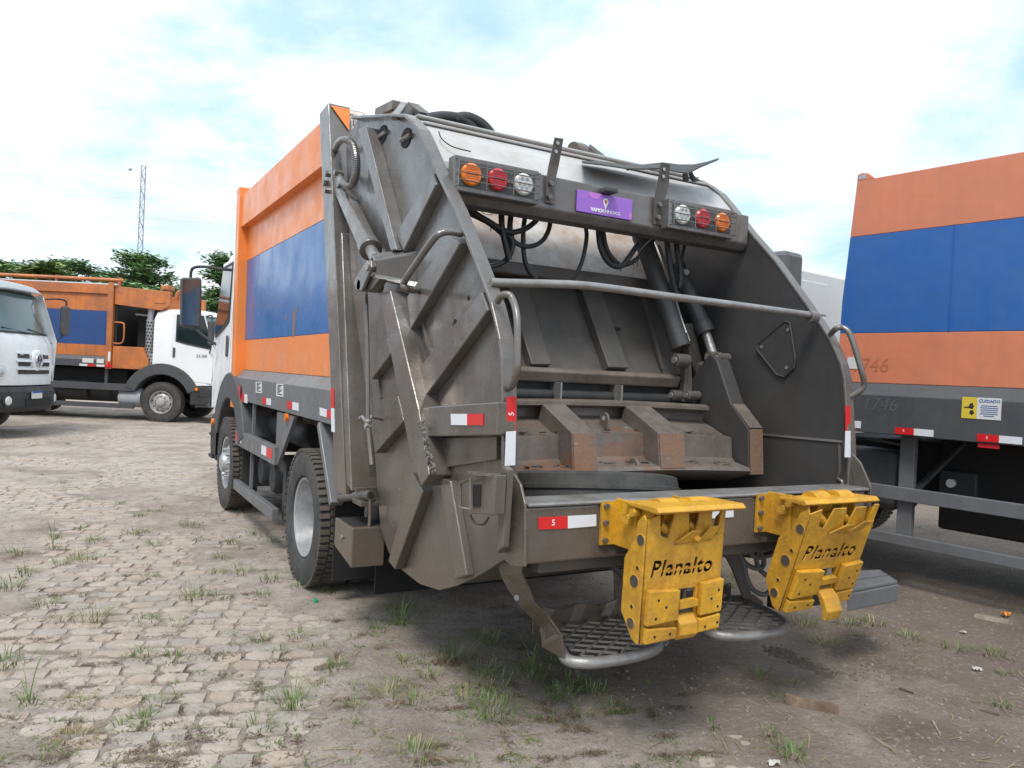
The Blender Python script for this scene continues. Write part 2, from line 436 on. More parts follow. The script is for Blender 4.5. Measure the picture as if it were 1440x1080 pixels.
def cab(root, yw, w=1.17, yl=None, visor=None, front=True, mirror_far=True, handle=True, model=None, badge=True, back=.26):
    """white truck cab; local frame: x right, y forward, z up; yw is the front axle"""
    yr, yf = yw-back, yw+1.46
    zc = .49
    prof = [(yr, 2.68), (yr+.06, 2.82), (yr+.35, 2.90), (yf-.70, 2.90), (yf-.52, 2.86), (yf-.42, 2.76), (yf-.12, 1.93), (yf-.03, 1.76), (yf, 1.25), (yf-.02, .98)]
    arch = arc_pts(yw, zc, .93, 30, 90+math.degrees(math.asin(back/.93)), 9)
    prof = prof+[(yw+.82, .96)]+arch
    def dy(s): return -.24*abs(s)**2.6-(.09 if abs(s) > .99 else 0)
    def warp(y, z, s):
        k = max(0, min(1, (y-(yf-.8))/.5))
        return (s*w*(1-.03*max(0, (z-1.9))), y+dy(s)*k, z-(.05*abs(s)**4+(.05 if abs(s) > .99 else 0))*(1 if z > 2.6 else 0))
    S = [-1, -.975, -.9, -.7, -.4, 0, .4, .7, .9, .975, 1]
    MB(CUR).loft([[warp(y, z, s) for y, z in prof] for s in S]).build('cab_shell', WHITE, root, smooth=True)
    # windscreen
    def wspt(s, t, o):
        y = yf-.12+(-.30)*t; z = 1.93+.83*t
        p = Vector(warp(y, z, s)); return p+Vector((0, .92, .38))*o
    grid = lambda s0, t0, t1, o: [[wspt(-s0+2*s0*i/12, t0+(t1-t0)*j/3, o) for i in range(13)] for j in range(4)]
    fr = MB(CUR).sheet(grid(.955, .02, .99, .004), (0, .004, .002)).build('windscreen', BLACK, root, smooth=True)
    MB(CUR).sheet(grid(.915, .06, .94, .010), (0, .004, .002)).build('pane', GLASSW, fr, smooth=True)
    m = MB(CUR)
    for s in (-.55, .1):
        m.bar(wspt(s, .03, .03), wspt(s+.62, .13, .03), .02, .012); 
    m.build('wiper', BLACK, fr)
    if visor:
        g = [[Vector(warp(yf-.72+.45*i/5, 2.915-.0*i, -.98+1.96*j/12))+Vector((0, .05*i/5, .012-.16*(i/5)**3)) for j in range(13)] for i in range(6)]
        MB(CUR).sheet(g, (0, 0, .025)).build('sun_visor', visor, root, smooth=True)
    for sx in (-1, 1):
        X = sx*w
        ez = Vector((sx, 0, 0))
        dp = [(yw+.2, 2.78), (yw+.2, 1.45)]+arc_pts(yw, zc, .985, 77, 36, 6)+[(yw+1.25, 1.03), (yw+1.29, 1.86), (yw+1.0, 2.78)]
        d = MB(CUR).prism([(X*(1-.03*max(0, z-1.9))+sx*.001, y, z) for y, z in dp], ez*.007).build('door', WHITE, root, bevel=.004)
        sh = lambda pts, o: [(X*(1-.03*max(0, z-1.9))+sx*o, y, z) for y, z in pts]
        wn = MB(CUR).prism(sh([(yw+.30, 2.74), (yw+.30, 2.06), (yw+.55, 2.0), (yw+1.20, 1.89), (yw+1.22, 2.02), (yw+.98, 2.74)], .0085), ez*.004).build('window', BLACK, d)
        MB(CUR).prism(sh([(yw+.34, 2.70), (yw+.34, 2.10), (yw+.57, 2.04), (yw+1.16, 1.94), (yw+1.17, 2.03), (yw+.95, 2.70)], .013), ez*.003).build('pane', GLASS, wn)
        if handle: MB(CUR).prism(sh([(yw+.25, 1.90), (yw+.25, 1.66), (yw+.31, 1.66), (yw+.31, 1.90)], .009), ez*.02).build('handle', PLAST, d, bevel=.008)
        if model:
            lettering(model, .10, GHOSTG, d, (X+sx*.010, yw+.98, 1.72), (0, sx, 0), (0, 0, 1)).data.transform(CUR or Matrix())
        # wheel arch trim and steps
        o_, i_ = arc_pts(yw, zc, 1.0, 22, 158, 16), arc_pts(yw, zc, .72, 22, 158, 16)
        MB(CUR).loft([[(X+sx*.03, *o_[i]), (X+sx*.03, *i_[i]), (X-sx*.32, *i_[i]), (X-sx*.32, *o_[i])] for i in range(17)]).build('wheel_arch', PLAST, root, bevel=.015)
        st = MB(CUR).box((min(X-sx*.25, X+sx*.0), yw+.86, .42), (max(X-sx*.25, X+sx*.0), yf-.22, .955)).build('step_box', PLAST, root, bevel=.02)
        for z in (.44, .70):
            MB(CUR).box((min(X, X+sx*.03), yw+.92, z), (max(X, X+sx*.03), yf-.28, z+.035)).build('tread_plate', BLACK, st)
        MB(CUR).disc((X+sx*.03, yw+.90, .88), (sx, 0, 0), .04, .025).build('side_marker', LORANGE, root)
        # mirror
        if sx > 0 or mirror_far:
            mr = MB(CUR).prism([(X+sx*.16, yf-.20, 2.0), (X+sx*.40, yf-.20, 2.0), (X+sx*.42, yf-.20, 2.6), (X+sx*.18, yf-.20, 2.62)], (0, .11, 0)).build('mirror', PLAST, root, bevel=.035, seg=3)
            MB(CUR).prism([(X+sx*.185, yf-.202, 2.03), (X+sx*.385, yf-.202, 2.03), (X+sx*.40, yf-.202, 2.575), (X+sx*.20, yf-.202, 2.59)], (0, -.004, 0)).build('mirror_pane', MIRR, mr)
            MB(CUR).tube(smoothpath([(X-sx*.02, yf-.42, 2.72), (X+sx*.15, yf-.25, 2.75), (X+sx*.29, yf-.15, 2.72), (X+sx*.30, yf-.15, 2.55)], 4), .018).build('mirror_arm', BLACK, mr)
            MB(CUR).tube(smoothpath([(X-sx*.02, yf-.30, 1.80), (X+sx*.15, yf-.2, 1.92), (X+sx*.28, yf-.15, 2.05)], 4), .016).build('mirror_arm', BLACK, mr)
    if front:
        fpt = lambda s, z, o: Vector(warp(yf-.12+.12*min(1, max(0, (1.93-z)/.5)), z, s))+Vector((0, o, 0))
        for i, z in enumerate((1.68, 1.53, 1.38, 1.23)):
            spans = ((-.5, .5),) if i in (0, 3) else ((-.5, -.2), (.2, .5))
            for a, b in spans:
                g = [[fpt(a+(b-a)*j/4, z+dz, .004) for j in range(5)] for dz in (-.038, .038)]
                MB(CUR).sheet(g, (0, .006, 0)).build('grille_slot', BLACK, root)
                g = [[fpt(a-.03+(b-a+.06)*j/4, z+dz, .004) for j in range(5)] for dz in (.045, .075)]
                MB(CUR).sheet(g, (0, .035, 0)).build('grille_bar', WHITE, root)
        if badge:
            c = fpt(0, 1.455, .03)
            bs = MB(CUR).lathe([(.21, -.08), (.20, .0), (.17, .018), (.001, .02)], c, (0, 1, 0), 24).build('emblem_boss', WHITE, root, smooth=True)
            e = MB(CUR)
            e.lathe([(.085, .02), (.085, .026), (.001, .027)], c, (0, 1, 0), 24)
            e.build('emblem_back', INK, bs)
            e = MB(CUR)
            e.tube([c+Vector((.118*math.cos(a*math.pi/14), .028, .118*math.sin(a*math.pi/14))) for a in range(28)], .012, 6, True)
            q = lambda x, z: c+Vector((x, .03, z))
            for seq in (((-.055, .098), (0, .012), (.055, .098)), ((-.10, .05), (-.048, -.095), (0, -.012), (.048, -.095), (.10, .05))):
                for a, b in zip(seq[:-1], seq[1:]): e.bar(q(*a), q(*b), .02, .016, (0, 1, 0))
            e.build('emblem', CHROME, bs)
        # bumper
        def bp(s, y, z): return (s*(w+.02), y+dy(s)*1.3, z)
        bprof = [(yf-.30, .48), (yf+.02, .48), (yf+.10, .58), (yf+.10, .86), (yf+.05, .955), (yf-.30, .955)]
        bu = MB(CUR).loft([[bp(s, y, z) for y, z in bprof] for s in S]).build('bumper', BLACK, root, bevel=.02, smooth=False)
        g = [[bp(-.42+.84*j/6, yf+.104, z) for j in range(7)] for z in (.58, .74)]
        MB(CUR).sheet(g, (0, .004, 0)).build('air_intake', DARK, bu)
        for sx in (-1, 1):
            MB(CUR).disc(bp(sx*.74, yf+.085, .70), (sx*.2, 1, 0), .12, .02).build('fog_lamp_surround', BLACK, bu)
            MB(CUR).lathe([(.085, .018), (.07, .035), (.001, .04)], bp(sx*.74, yf+.085, .70), (sx*.2, 1, 0), 18).build('fog_lamp', LCLEAR, bu, smooth=True)
            hl = MB(CUR).lathe([(.15, -.02), (.145, .025), (.13, .03), (.001, .032)], fpt(sx*.87, 1.22, 0), (sx*.4, 1, 0), 24).build('headlight', LCLEAR, root, smooth=True)
            MB(CUR).lathe([(.09, .033), (.075, .038), (.001, .04)], fpt(sx*.87, 1.22, 0), (sx*.4, 1, 0), 18).build('lens', CHROME, hl)
        pl = MB(CUR).box((-.02, yf+.108, .73), (.36, yf+.122, .865)).build('number_plate', STICK, bu)
        MB(CUR).box((-.02, yf+.1215, .835), (.36, yf+.125, .866)).build('plate_band', INKB, pl)
    return yr, yf

def chassis(root, yw, axles, y0, hw=.42, rimmat=None, r=.49, wx=1.15):
    m = MB(CUR)
    for sx in (-1, 1): m.box((sx*hw-.04, y0, .72), (sx*hw+.04, yw+1.2, .97))
    for y in [y0+.3+i*.9 for i in range(int((yw-y0)/.9))]: m.box((-hw+.04, y, .76), (hw-.04, y+.08, .93))
    m.build('chassis_frame', BLACK, root)
    m = MB(CUR); m.box((-.35, yw-.3, .85), (.35, yw+1.1, 1.55)).build('engine', BLACK, root, bevel=.05)
    for y, kind in [(yw, 'front')]+[(a, 'rear') for a in axles]:
        MB(CUR).cyl((-wx+.2, y, r), (wx-.2, y, r), .07, 12).build('axle', BLACK, root)
        for sx in (-1, 1):
            wheel(root, (sx*(wx-.14), y, r), (sx, 0, 0), kind, r, rimmat)
            if kind == 'rear': 
                t = tyre_mb(MB(CUR), (sx*(wx-.47), y, r), (sx, 0, 0), r).build('wheel', RUBBER, root, smooth=True)
                tread_mb(MB(CUR), (sx*(wx-.47), y, r), (sx, 0, 0), r).build('tread', TREAD, t)

def striped_body(root, y0, y1, zs, hw, mo, mb_, msk, far_edge=None, posts=True, rail=True, core=None):
    """box body: skirt, orange, blue, orange bands on both sides; zs = skirt bottom, orange bottom, blue bottom, blue top, top"""
    a, b, c, d, e = zs
    MB(CUR).box((-hw+.03, y0, a+.02), (hw-.03, y1, e-.01)).build('body_core', core or mo, root)
    for sx in (-1, 1):
        X = sx*hw
        fe = far_edge or (lambda z: y1)
        def band(z0, z1, name, mat, o=0., n=3):
            prof = [z0+(z1-z0)*i/n for i in range(n+1)]
            pts = [(X+sx*o, y0, z) for z in prof]+[(X+sx*o, fe(z), z) for z in reversed(prof)]
            return MB(CUR).prism(pts, (-sx*(.028+o), 0, 0)).build(name, mat, root, bevel=.004)
        band(b, c-.001, 'lower_orange_panel', mo); band(c+.001, d-.001, 'blue_panel', mb_); band(d+.001, e, 'upper_orange_panel', mo)
        sk = [(X, b-.001), (X+sx*.075, b-.10), (X+sx*.075, a), (X-sx*.03, a), (X-sx*.03, b-.001)]
        MB(CUR).prism([(x, y0, z) for x, z in sk], (0, fe(a)-y0, 0)).build('skirt', msk, root, bevel=.006)
        if posts:
            MB(CUR).box((min(X-sx*.1, X+sx*.06), y1-.001, a-.04), (max(X-sx*.1, X+sx*.06), y1+.14, e+.06)).build('corner_post', mo, root, bevel=.008)
        if rail:
            MB(CUR).box((min(X, X+sx*.05), y0, e-.23), (max(X, X+sx*.05), y1, e)).build('top_rail', mo, root, bevel=.006)
# ------------------------------------------------------------------ ground
def rut(x, y):
    n = noise.noise(Vector((x*.35, y*.35, 3.3)))
    return n
def glow(x, y): return .018*noise.noise(Vector((x*.6, y*.6, 0)))
def soilness(x, y):
    """how far the paving is buried: 0 clean setts, 1 all soil"""
    k = .19*x-.12*y-.20+.55*noise.noise(Vector((x*.55, y*.55, 2.2)))+.35*noise.noise(Vector((x*1.7, y*1.7, 6.1)))
    k = max(k, 1.1*noise.noise(Vector((x*.8, y*.8, 11.1)))-.10)
    k += .38*max(0, min(1, (x-.7+.5*noise.noise(Vector((x*1.1, y*1.1, 15.0))))/1.1))*max(0, min(1, (y-2.0)/1.2))
    return max(0, min(1, (k+.10)/.42))
def gz(x, y):
    if abs(x) > 60 or abs(y) > 60: return 0.0
    z = glow(x, y)-.0088+.025*soilness(x, y)+.006*noise.noise(Vector((x*4.3, y*4.3, 5)))
    if abs(x) < 10 and y < 12: z += .005*noise.noise(Vector((x*13, y*13, 9)))+.003*noise.noise(Vector((x*31, y*31, 2)))
    return z
def axis_steps(lo, hi, st, far):
    a = []; v = lo
    while v < hi: a.append(v); v += st
    a.append(hi)
    d = st
    while a[-1] < far: d *= 1.35; a.append(a[-1]+d)
    d = st
    while a[0] > -far: d *= 1.35; a.insert(0, a[0]-d)
    return a
gx = axis_steps(-5.5, 7.5, .05, 1500); gy = axis_steps(.8, 11, .05, 1500)
gv = [(x, y, gz(x, y)) for y in gy for x in gx]
nx_ = len(gx)
gf = [(j*nx_+i, j*nx_+i+1, (j+1)*nx_+i+1, (j+1)*nx_+i) for j in range(len(gy)-1) for i in range(nx_-1)]
def ground_mat():
    m = bpy.data.materials.new('sandy_soil'); m.use_nodes = True
    n, l = m.node_tree.nodes, m.node_tree.links
    b = n['Principled BSDF']; b.inputs['Roughness'].default_value = .95
    t = n.new('ShaderNodeTexCoord')
    def ns(s, d=6, r=.65, off=0):
        mp = n.new('ShaderNodeMapping'); mp.inputs['Location'].default_value = (off, off, 0)
        l.new(t.outputs['Object'], mp.inputs[0])
        q = n.new('ShaderNodeTexNoise'); q.inputs['Scale'].default_value = s; q.inputs['Detail'].default_value = d; q.inputs['Roughness'].default_value = r
        l.new(mp.outputs[0], q.inputs['Vector']); return q.outputs[0]
    def rng(s, a, c, o0=0., o1=1.):
        q = n.new('ShaderNodeMapRange'); q.inputs[1].default_value = a; q.inputs[2].default_value = c; q.inputs[3].default_value = o0; q.inputs[4].default_value = o1
        l.new(s, q.inputs[0]); return q.outputs[0]
    def mix(f, a, c):
        q = n.new('ShaderNodeMix'); q.data_type = 'RGBA'; l.new(f, q.inputs[0])
        for k, v in ((6, a), (7, c)):
            if isinstance(v, tuple): q.inputs[k].default_value = (*v, 1)
            else: l.new(v, q.inputs[k])
        return q.outputs[2]
    sandc = mix(rng(ns(1.3, 8, .7), .42, .60), (.43, .375, .325), (.28, .232, .19))
    soil = mix(rng(ns(2.4, off=4), .3, .7), (.135, .105, .082), (.215, .172, .135))
    # where the yard is soil and where it is sand: soil prevails to the right of the parked truck
    sp = n.new('ShaderNodeSeparateXYZ'); l.new(t.outputs['Object'], sp.inputs[0])
    k1 = n.new('ShaderNodeMath'); k1.operation = 'MULTIPLY'; k1.inputs[1].default_value = .20; l.new(sp.outputs[0], k1.inputs[0])
    k2 = n.new('ShaderNodeMath'); k2.operation = 'MULTIPLY'; k2.inputs[1].default_value = -.11; l.new(sp.outputs[1], k2.inputs[0])
    k3 = n.new('ShaderNodeMath'); k3.operation = 'ADD'; l.new(k1.outputs[0], k3.inputs[0]); l.new(k2.outputs[0], k3.inputs[1])
    k4 = n.new('ShaderNodeMath'); k4.operation = 'ADD'; l.new(k3.outputs[0], k4.inputs[0]); l.new(rng(ns(.7, 5, off=8), .25, .75, -.5, .5), k4.inputs[1])
    cur = mix(rng(k4.outputs[0], -.12, .55), sandc, soil)
    cur = mix(rng(ns(.9, 5, .6, 17), .60, .70, 0, .75), cur, (.115, .09, .07))       # damp oily patches
    cur = mix(rng(ns(9, 6, .75, 12), .48, .66, 0, .7), cur, (.185, .152, .124))
    cur = mix(rng(ns(34, 3, .7, 2), .56, .70, 0, .6), cur, (.42, .385, .345))          # grit
    cur = mix(rng(ns(60, 3, .7, 6), .57, .70, 0, .7), cur, (.075, .055, .042))
    l.new(cur, b.inputs['Base Color'])
    bp = n.new('ShaderNodeBump'); bp.inputs['Strength'].default_value = 1.0; bp.inputs['Distance'].default_value = .022
    l.new(ns(38, 6, .75, 3), bp.inputs['Height']); l.new(bp.outputs[0], b.inputs['Normal'])
    return m
gme = bpy.data.meshes.new('ground'); gme.from_pydata(gv, [], gf)
gme.polygons.foreach_set('use_smooth', [True]*len(gme.polygons))
ground = link(gme, 'ground', ground_mat()); tag(ground, 'sandy yard ground with half buried stone setts', None, None, 'structure')

# paving setts: irregular domed stones, half sunk in the soil
def stone_mat(name, c0, c1):
    m = paint(name, c0, c1, .9, .88, 7, .9, 34, False, 0, 0, spots=((.12, .10, .085), 40, .66), wpos=True)
    return m
STONES = [stone_mat('pale_granite', (.41, .36, .312), (.30, .252, .21)), stone_mat('warm_granite', (.39, .322, .265), (.29, .235, .19)), stone_mat('grey_granite', (.35, .32, .285), (.25, .218, .188))]
def stone_mesh(i):
    rd = random.Random(i*13+5)
    n = 9; vs = []
    pts = []
    for k in range(n):
        a = 2*math.pi*k/n+rd.uniform(-.12, .12)
        c, s = math.cos(a), math.sin(a)
        e = .5/max(abs(c), abs(s)); e = e*.90+.5*.10
        e *= rd.uniform(.90, 1.03)
        pts.append((c*e, s*e))
    top = [(x*.95, y*.93, rd.uniform(-.004, .003)) for x, y in pts]
    mid = [(x*1.0, y*1.0, -.010+rd.uniform(-.006, .003)) for x, y in pts]
    low = [(x*1.0, y*1.0, -.08) for x, y in pts]
    vs = [(rd.uniform(-.1, .1), rd.uniform(-.1, .1), rd.uniform(-.003, .004))]+top+mid+low
    f = [(0, 1+k, 1+(k+1) % n) for k in range(n)]
    for r0 in (0, 1):
        f += [(1+r0*n+k, 1+(r0+1)*n+k, 1+(r0+1)*n+(k+1) % n, 1+r0*n+(k+1) % n) for k in range(n)]
    return vs, f
SM = [stone_mesh(i) for i in range(14)]
sme = []
for i, (v, f) in enumerate(SM):
    me = bpy.data.meshes.new('paving_stone'); me.from_pydata(v, [], f); me.materials.append(STONES[(0, 1, 2, 0, 0)[i % 5]])
    sme.append(me)
rd = random.Random(11)
row_a = R(-16); ca, sa = math.cos(row_a), math.sin(row_a)
stones = []
ROW = .128
for r_ in range(-110, 190):
    v = r_*ROW
    u = -16+rd.uniform(0, .2)
    while u < 22:
        w = rd.uniform(.115, .22)
        uu, vv = u+w/2, v+rd.uniform(-.006, .006)
        u += w+rd.uniform(.003, .010)
        x, y = uu*ca-vv*sa, uu*sa+vv*ca+3
        P = Vector((x, y, 0))-CPOS
        dz = P.dot(CF)
        if dz < 1.2 or dz > 17: continue
        sx = 720+FPX*P.dot(CR)/dz; sy = 540+FPX*P.dot(CD)/dz
        if sx < -520 or sx > 1900 or sy > 1320: continue
        if soilness(x, y) > .93: continue
        z = glow(x, y)+rd.uniform(-.008, .002)
        stones.append((dz, x, y, z, w, ROW-.006+rd.uniform(-.008, .002), row_a+rd.uniform(-.035, .035), rd.randrange(len(SM)), rd.uniform(-.03, .03), rd.uniform(-.03, .03)))
stones.sort()
rest_v = [[], [], []]; rest_f = [[], [], []]
for k, (dz, x, y, z, w, d, a, mi, t1, t2) in enumerate(stones):
    if k < 300:
        o = bpy.data.objects.new('paving_stone', sme[mi]); COL.objects.link(o)
        o.parent = ground; o.location = (x, y, z); o.rotation_euler = (t1, t2, a); o.scale = (w, d, 1)
    else:
        g = (0, 1, 2, 0, 0)[mi % 5]
        b0 = len(rest_v[g]); c_, s_ = math.cos(a), math.sin(a)
        for p in SM[mi][0]:
            px_, py_ = p[0]*w, p[1]*d
            rest_v[g].append((x+px_*c_-py_*s_, y+px_*s_+py_*c_, z+p[2]+px_*t2*-1+py_*t1))
        rest_f[g] += [tuple(b0+i for i in f) for f in SM[mi][1]]
av, af, mi_ = [], [], []
for g in range(3):
    b0 = len(av); av += rest_v[g]; af += [tuple(b0+i for i in f) for f in rest_f[g]]; mi_ += [g]*len(rest_f[g])
me = bpy.data.meshes.new('paving_stones'); me.from_pydata(av, [], af)
for s in STONES: me.materials.append(s)
me.polygons.foreach_set('material_index', mi_)
o = link(me, 'paving_stones', None, ground); o['kind'] = 'stuff'
# ------------------------------------------------------------------ the refuse truck in front
XO, XP, XI = 1.52, 1.59, 1.606          # left side: rib faces, panel face, inside face
XRI, XRP, XRO = 3.70, 3.716, 3.77       # right side
CX = 2.66
truck = thing('garbage_truck', (CX, 5.4, 0), 'grey garbage truck with open rear hopper and two yellow bin lifters', 'garbage truck', 0, None, True)
def B(mb, name, mat, bevel=.004, parent=None, smooth=False, label=None): return mb.build(name, mat, parent or truck, bevel, smooth, label)
a2 = lambda p, v=XP: A(p[0], p[1], 0, v)
yz = lambda p, v=XP: (A(p[0], p[1], 0, v).y, A(p[0], p[1], 0, v).z)

# tailgate side walls
rear_px = [(583, 164), (592, 172), (603, 185), (612, 204), (620, 222), (631, 247), (656, 297), (674, 341), (698, 402), (708, 428), (714, 452), (720, 478), (723, 505), (724, 555), (725, 620), (725, 655)]
rear = [yz(p, 1.60) for p in rear_px]
low = [(2.72, 1.02), (2.755, .86), (2.90, .775), (3.06, .69), (3.24, .607), (3.42, .54), (3.66, .508), (3.90, .52), (4.12, .57), (4.27, .68)]
front = [(4.42, 1.10), (5.02, 2.15), (5.30, 3.18)]
top = [yz((504, 166)), yz((557, 163))]
outline = top+rear+low+front
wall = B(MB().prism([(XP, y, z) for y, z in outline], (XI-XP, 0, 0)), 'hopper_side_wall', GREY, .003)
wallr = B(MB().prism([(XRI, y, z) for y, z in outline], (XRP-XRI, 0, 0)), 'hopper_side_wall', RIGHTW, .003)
# rim flange along the rear contour of both walls
def flange(x0, x1, prof, depth=.05):
    secs = []
    for i, (y, z) in enumerate(prof):
        a = Vector(prof[max(i-1, 0)]); b = Vector(prof[min(i+1, len(prof)-1)])
        t = (b-a).normalized(); nrm = Vector((t.y, -t.x))      # towards the outside (rear)
        if nrm.x > 0 and abs(nrm.x) > abs(nrm.y): nrm = -nrm
        if nrm.y < 0 and abs(nrm.y) > abs(nrm.x): nrm = -nrm
        p = Vector((y, z)); q = p-nrm*depth; p = p+nrm*.004
        secs.append([(x0, p.x, p.y), (x1, p.x, p.y), (x1, q.x, q.y), (x0, q.x, q.y)])
    return MB().loft(secs)
B(flange(XO+.018, XI+.003, top+rear+[(2.745, 1.0), (2.765, .87)], .014), 'hopper_rim', GREY, .005, wall)
B(flange(XRI-.004, XRO-.01, top+rear+[(2.745, 1.0)], .014), 'hopper_rim', GREY, .005, wallr)
# ribs welded to the outside of the left wall
def rib(q, xo=XO+.015, name='rib', mat=None, par=None, bev=.006):
    P = [A(x, y, 0, xo) for x, y in q]
    return B(MB().prism(P, (XP+.002-xo, 0, 0)), name, mat or GREY, bev, par or wall)
rib([(607, 243), (613, 259), (567, 353), (556, 329)])
rib([(633, 333), (648, 341), (577, 463), (572, 417)])
rib([(676, 410), (686, 436), (597, 559), (588, 518)])
rib([(543.6, 470), (549.5, 497), (522, 534), (521, 512)])
rib([(559, 556), (567.5, 592), (527, 638), (526, 612)])
rib([(579, 664), (594.5, 691), (555, 801), (545.6, 789)])
rib([(503, 182), (514, 178), (557, 351), (549, 353)], XO-.01)
rib([(533, 414), (548, 408), (588, 575), (603, 668), (592, 684), (577, 640)], XO-.05, 'diagonal_beam')
rib([(617, 671), (633, 676), (656, 809), (639, 815)], XO+.03, 'diagonal_beam')
rib([(587, 573), (700, 565), (698, 612), (598.6, 614)], XO-.02, 'cross_box')
rib([(611, 616), (698, 614), (698, 646), (622, 658)], XO+.05, 'gusset_plate', None, None, .003)
for q in (((545, 455), (552, 500)), ((521, 540), (528, 612)), ((596, 452), (612, 510)), ((530, 500), (537, 560)), ((634, 440), (642, 480))):
    P = [A(x, y, 0, XP) for x, y in q]
    B(MB().bar(P[0]-Vector((.006, 0, 0)), P[1]-Vector((.006, 0, 0)), .02, .014, (1, 0, 0)), 'weld_bead', GREY, 0, wall)
m = MB()
for (x, y) in ((659, 419), (640, 452), (661, 486), (636, 453)): m.disc(A(x, y, 0, XP-.001), (-1, 0, 0), .012, .003, 10)
m.build('bolt_hole', DARK, wall)
m = MB()      # lifting slots near the top
for (x, y) in ((538, 189), (571, 194)):
    c = A(x, y, 0, XP-.002)
    m.prism([c+Vector((0, .075*math.cos(t*math.pi/8), .055*math.sin(t*math.pi/8))) for t in range(16)], (-.004, 0, 0))
m.build('lifting_slot', DARK, wall)
for (x, y) in ((538, 189), (571, 194)):
    c = A(x, y, 0, XP-.008)
    B(MB().cyl(c-Vector((0, .07, 0)), c+Vector((0, .07, 0)), .014, 8), 'slot_pin', GREY, 0, wall)
# rough weld blobs on the beam
rd = random.Random(3)
m = MB()
for i in range(70):
    t = rd.random()
    p = Vector(A(592+t*18+rd.uniform(-4, 4), 590+t*75, 0, XO-.05))
    p += Vector((-.002, rd.uniform(-.01, .01), 0)); r = rd.uniform(.004, .011)
    m.lathe([(.001, -r*.6), (r*.8, -r*.3), (r, 0), (r*.7, r*.5), (.001, r*.7)], p, (-1, rd.uniform(-.5, .5), .3), 6)
m.build('weld_spatter', GREY, wall)
# handles
def pxtube(pts, ax, v, r, name, mat, k=5, par=None, n=10):
    P = [A(p[0], p[1], ax, p[2] if len(p) > 2 else v) for p in pts]
    return B(MB().tube(smoothpath(P, k), r, n), name, mat, 0, par, True)
pxtube([(648, 329, XO+.02), (632, 326, XO-.06), (620, 328, XO-.10), (610, 336, XO-.12), (585, 371, XO-.12), (568.5, 397, XO-.12), (573, 407, XO-.10), (594, 409, XO+.06)], 0, XO, .017, 'grab_handle', GREY, 5)
pxtube([(700, 424, 2.90), (705, 416, 2.85), (713, 414, 2.80), (720, 420, 2.78), (727, 446, 2.72), (728, 500, 2.68), (727, 522, 2.68), (721, 541, 2.72), (714, 546, 2.80)], 1, 2.75, .015, 'grab_handle', GREY, 5)
pxtube([(1168, 470, 2.92), (1176, 462, 2.86), (1185, 461, 2.84), (1196, 472, 2.80), (1211, 520, 2.74), (1215, 541, 2.74), (1208, 551, 2.76), (1195, 558, 2.80)], 1, 2.8, .016, 'grab_handle', GREY, 5)
# reflective tape on the rims and box
def pxtape(q, ax, v, n, mat, par, glyph=None):
    P = [A(x, y, ax, v) for x, y in q]
    t = tape(P, n, mat, par)
    if glyph:
        c = (P[0]+P[1]+P[2]+P[3])/4+Vector(n)*.0036
        lettering(glyph, .035, WPRINT, t, c, (0, 0, 1) if ax == 1 and abs((P[1]-P[0]).length) < .1 else (P[1]-P[0]), (-1, 0, 0) if ax == 1 and abs((P[1]-P[0]).length) < .1 else (0, 0, 1))
    return t
pxtape([(634.5, 582), (657.5, 582), (657.5, 598), (635, 597.5)], 0, XO-.0215, (-1, 0, 0), WTAPE, wall)
pxtape([(657.5, 582), (680, 582), (680, 598), (657.5, 598)], 0, XO-.0215, (-1, 0, 0), RED, wall)
pxtape([(712.5, 558), (726, 557), (725, 606), (711.5, 607)], 1, 2.752, (0, -1, 0), RED, wall, '5')
pxtape([(711.5, 607), (725, 606), (724, 654), (709.5, 655)], 1, 2.735, (0, -1, 0), WTAPE, wall)
pxtape([(1188.5, 571), (1195.5, 571), (1195.5, 606), (1188.5, 606)], 1, 2.775, (0, -1, 0), RED, wallr)
pxtape([(1188.5, 606), (1195.5, 606), (1195.5, 643), (1187.5, 643)], 1, 2.74, (0, -1, 0), WTAPE, wallr)
# rough rear post and work lamp housing, lower left corner
B(MB().prism([A(x, y, 0, XO-.01) for x, y in ((706, 655), (714, 660), (707, 770), (699, 776), (700, 720))], (.03, 0, 0)), 'corner_angle', GREY, .005, wall)
P = [A(x, y, 0, 1.44) for x, y in ((645, 666), (690, 664), (689, 722), (645, 716))]
lamp = B(MB().prism([A(x, y, 0, 1.45) for x, y in ((663, 671), (697, 668), (694, 724), (660, 722))], (.05, 0, 0)), 'lamp_bracket', GREY, .004, wall)
m = MB()
for y0_, y1_ in ((3.10, 3.15),):
    m.tube([A(647, 680, 0, 1.42), A(662, 673, 0, 1.42), A(663, 716, 0, 1.42), A(648, 714, 0, 1.42)], .008, 6, True)
m.bar(A(664, 664, 0, 1.46), A(696, 668, 0, 1.46), .05, .012).build('lamp_guard', GREY, lamp)
B(MB().prism([A(x, y, 0, 1.449) for x, y in ((666, 682), (677, 681), (676, 712), (666, 712))], (-.004, 0, 0)), 'lamp_recess', DARK, 0, lamp)
pxtube([(661, 724, 1.46), (668, 735, 1.46), (680, 737, 1.46), (687, 728, 1.47)], 0, 1.46, .005, 'lamp_cable', HOSE, 4, lamp, 6)

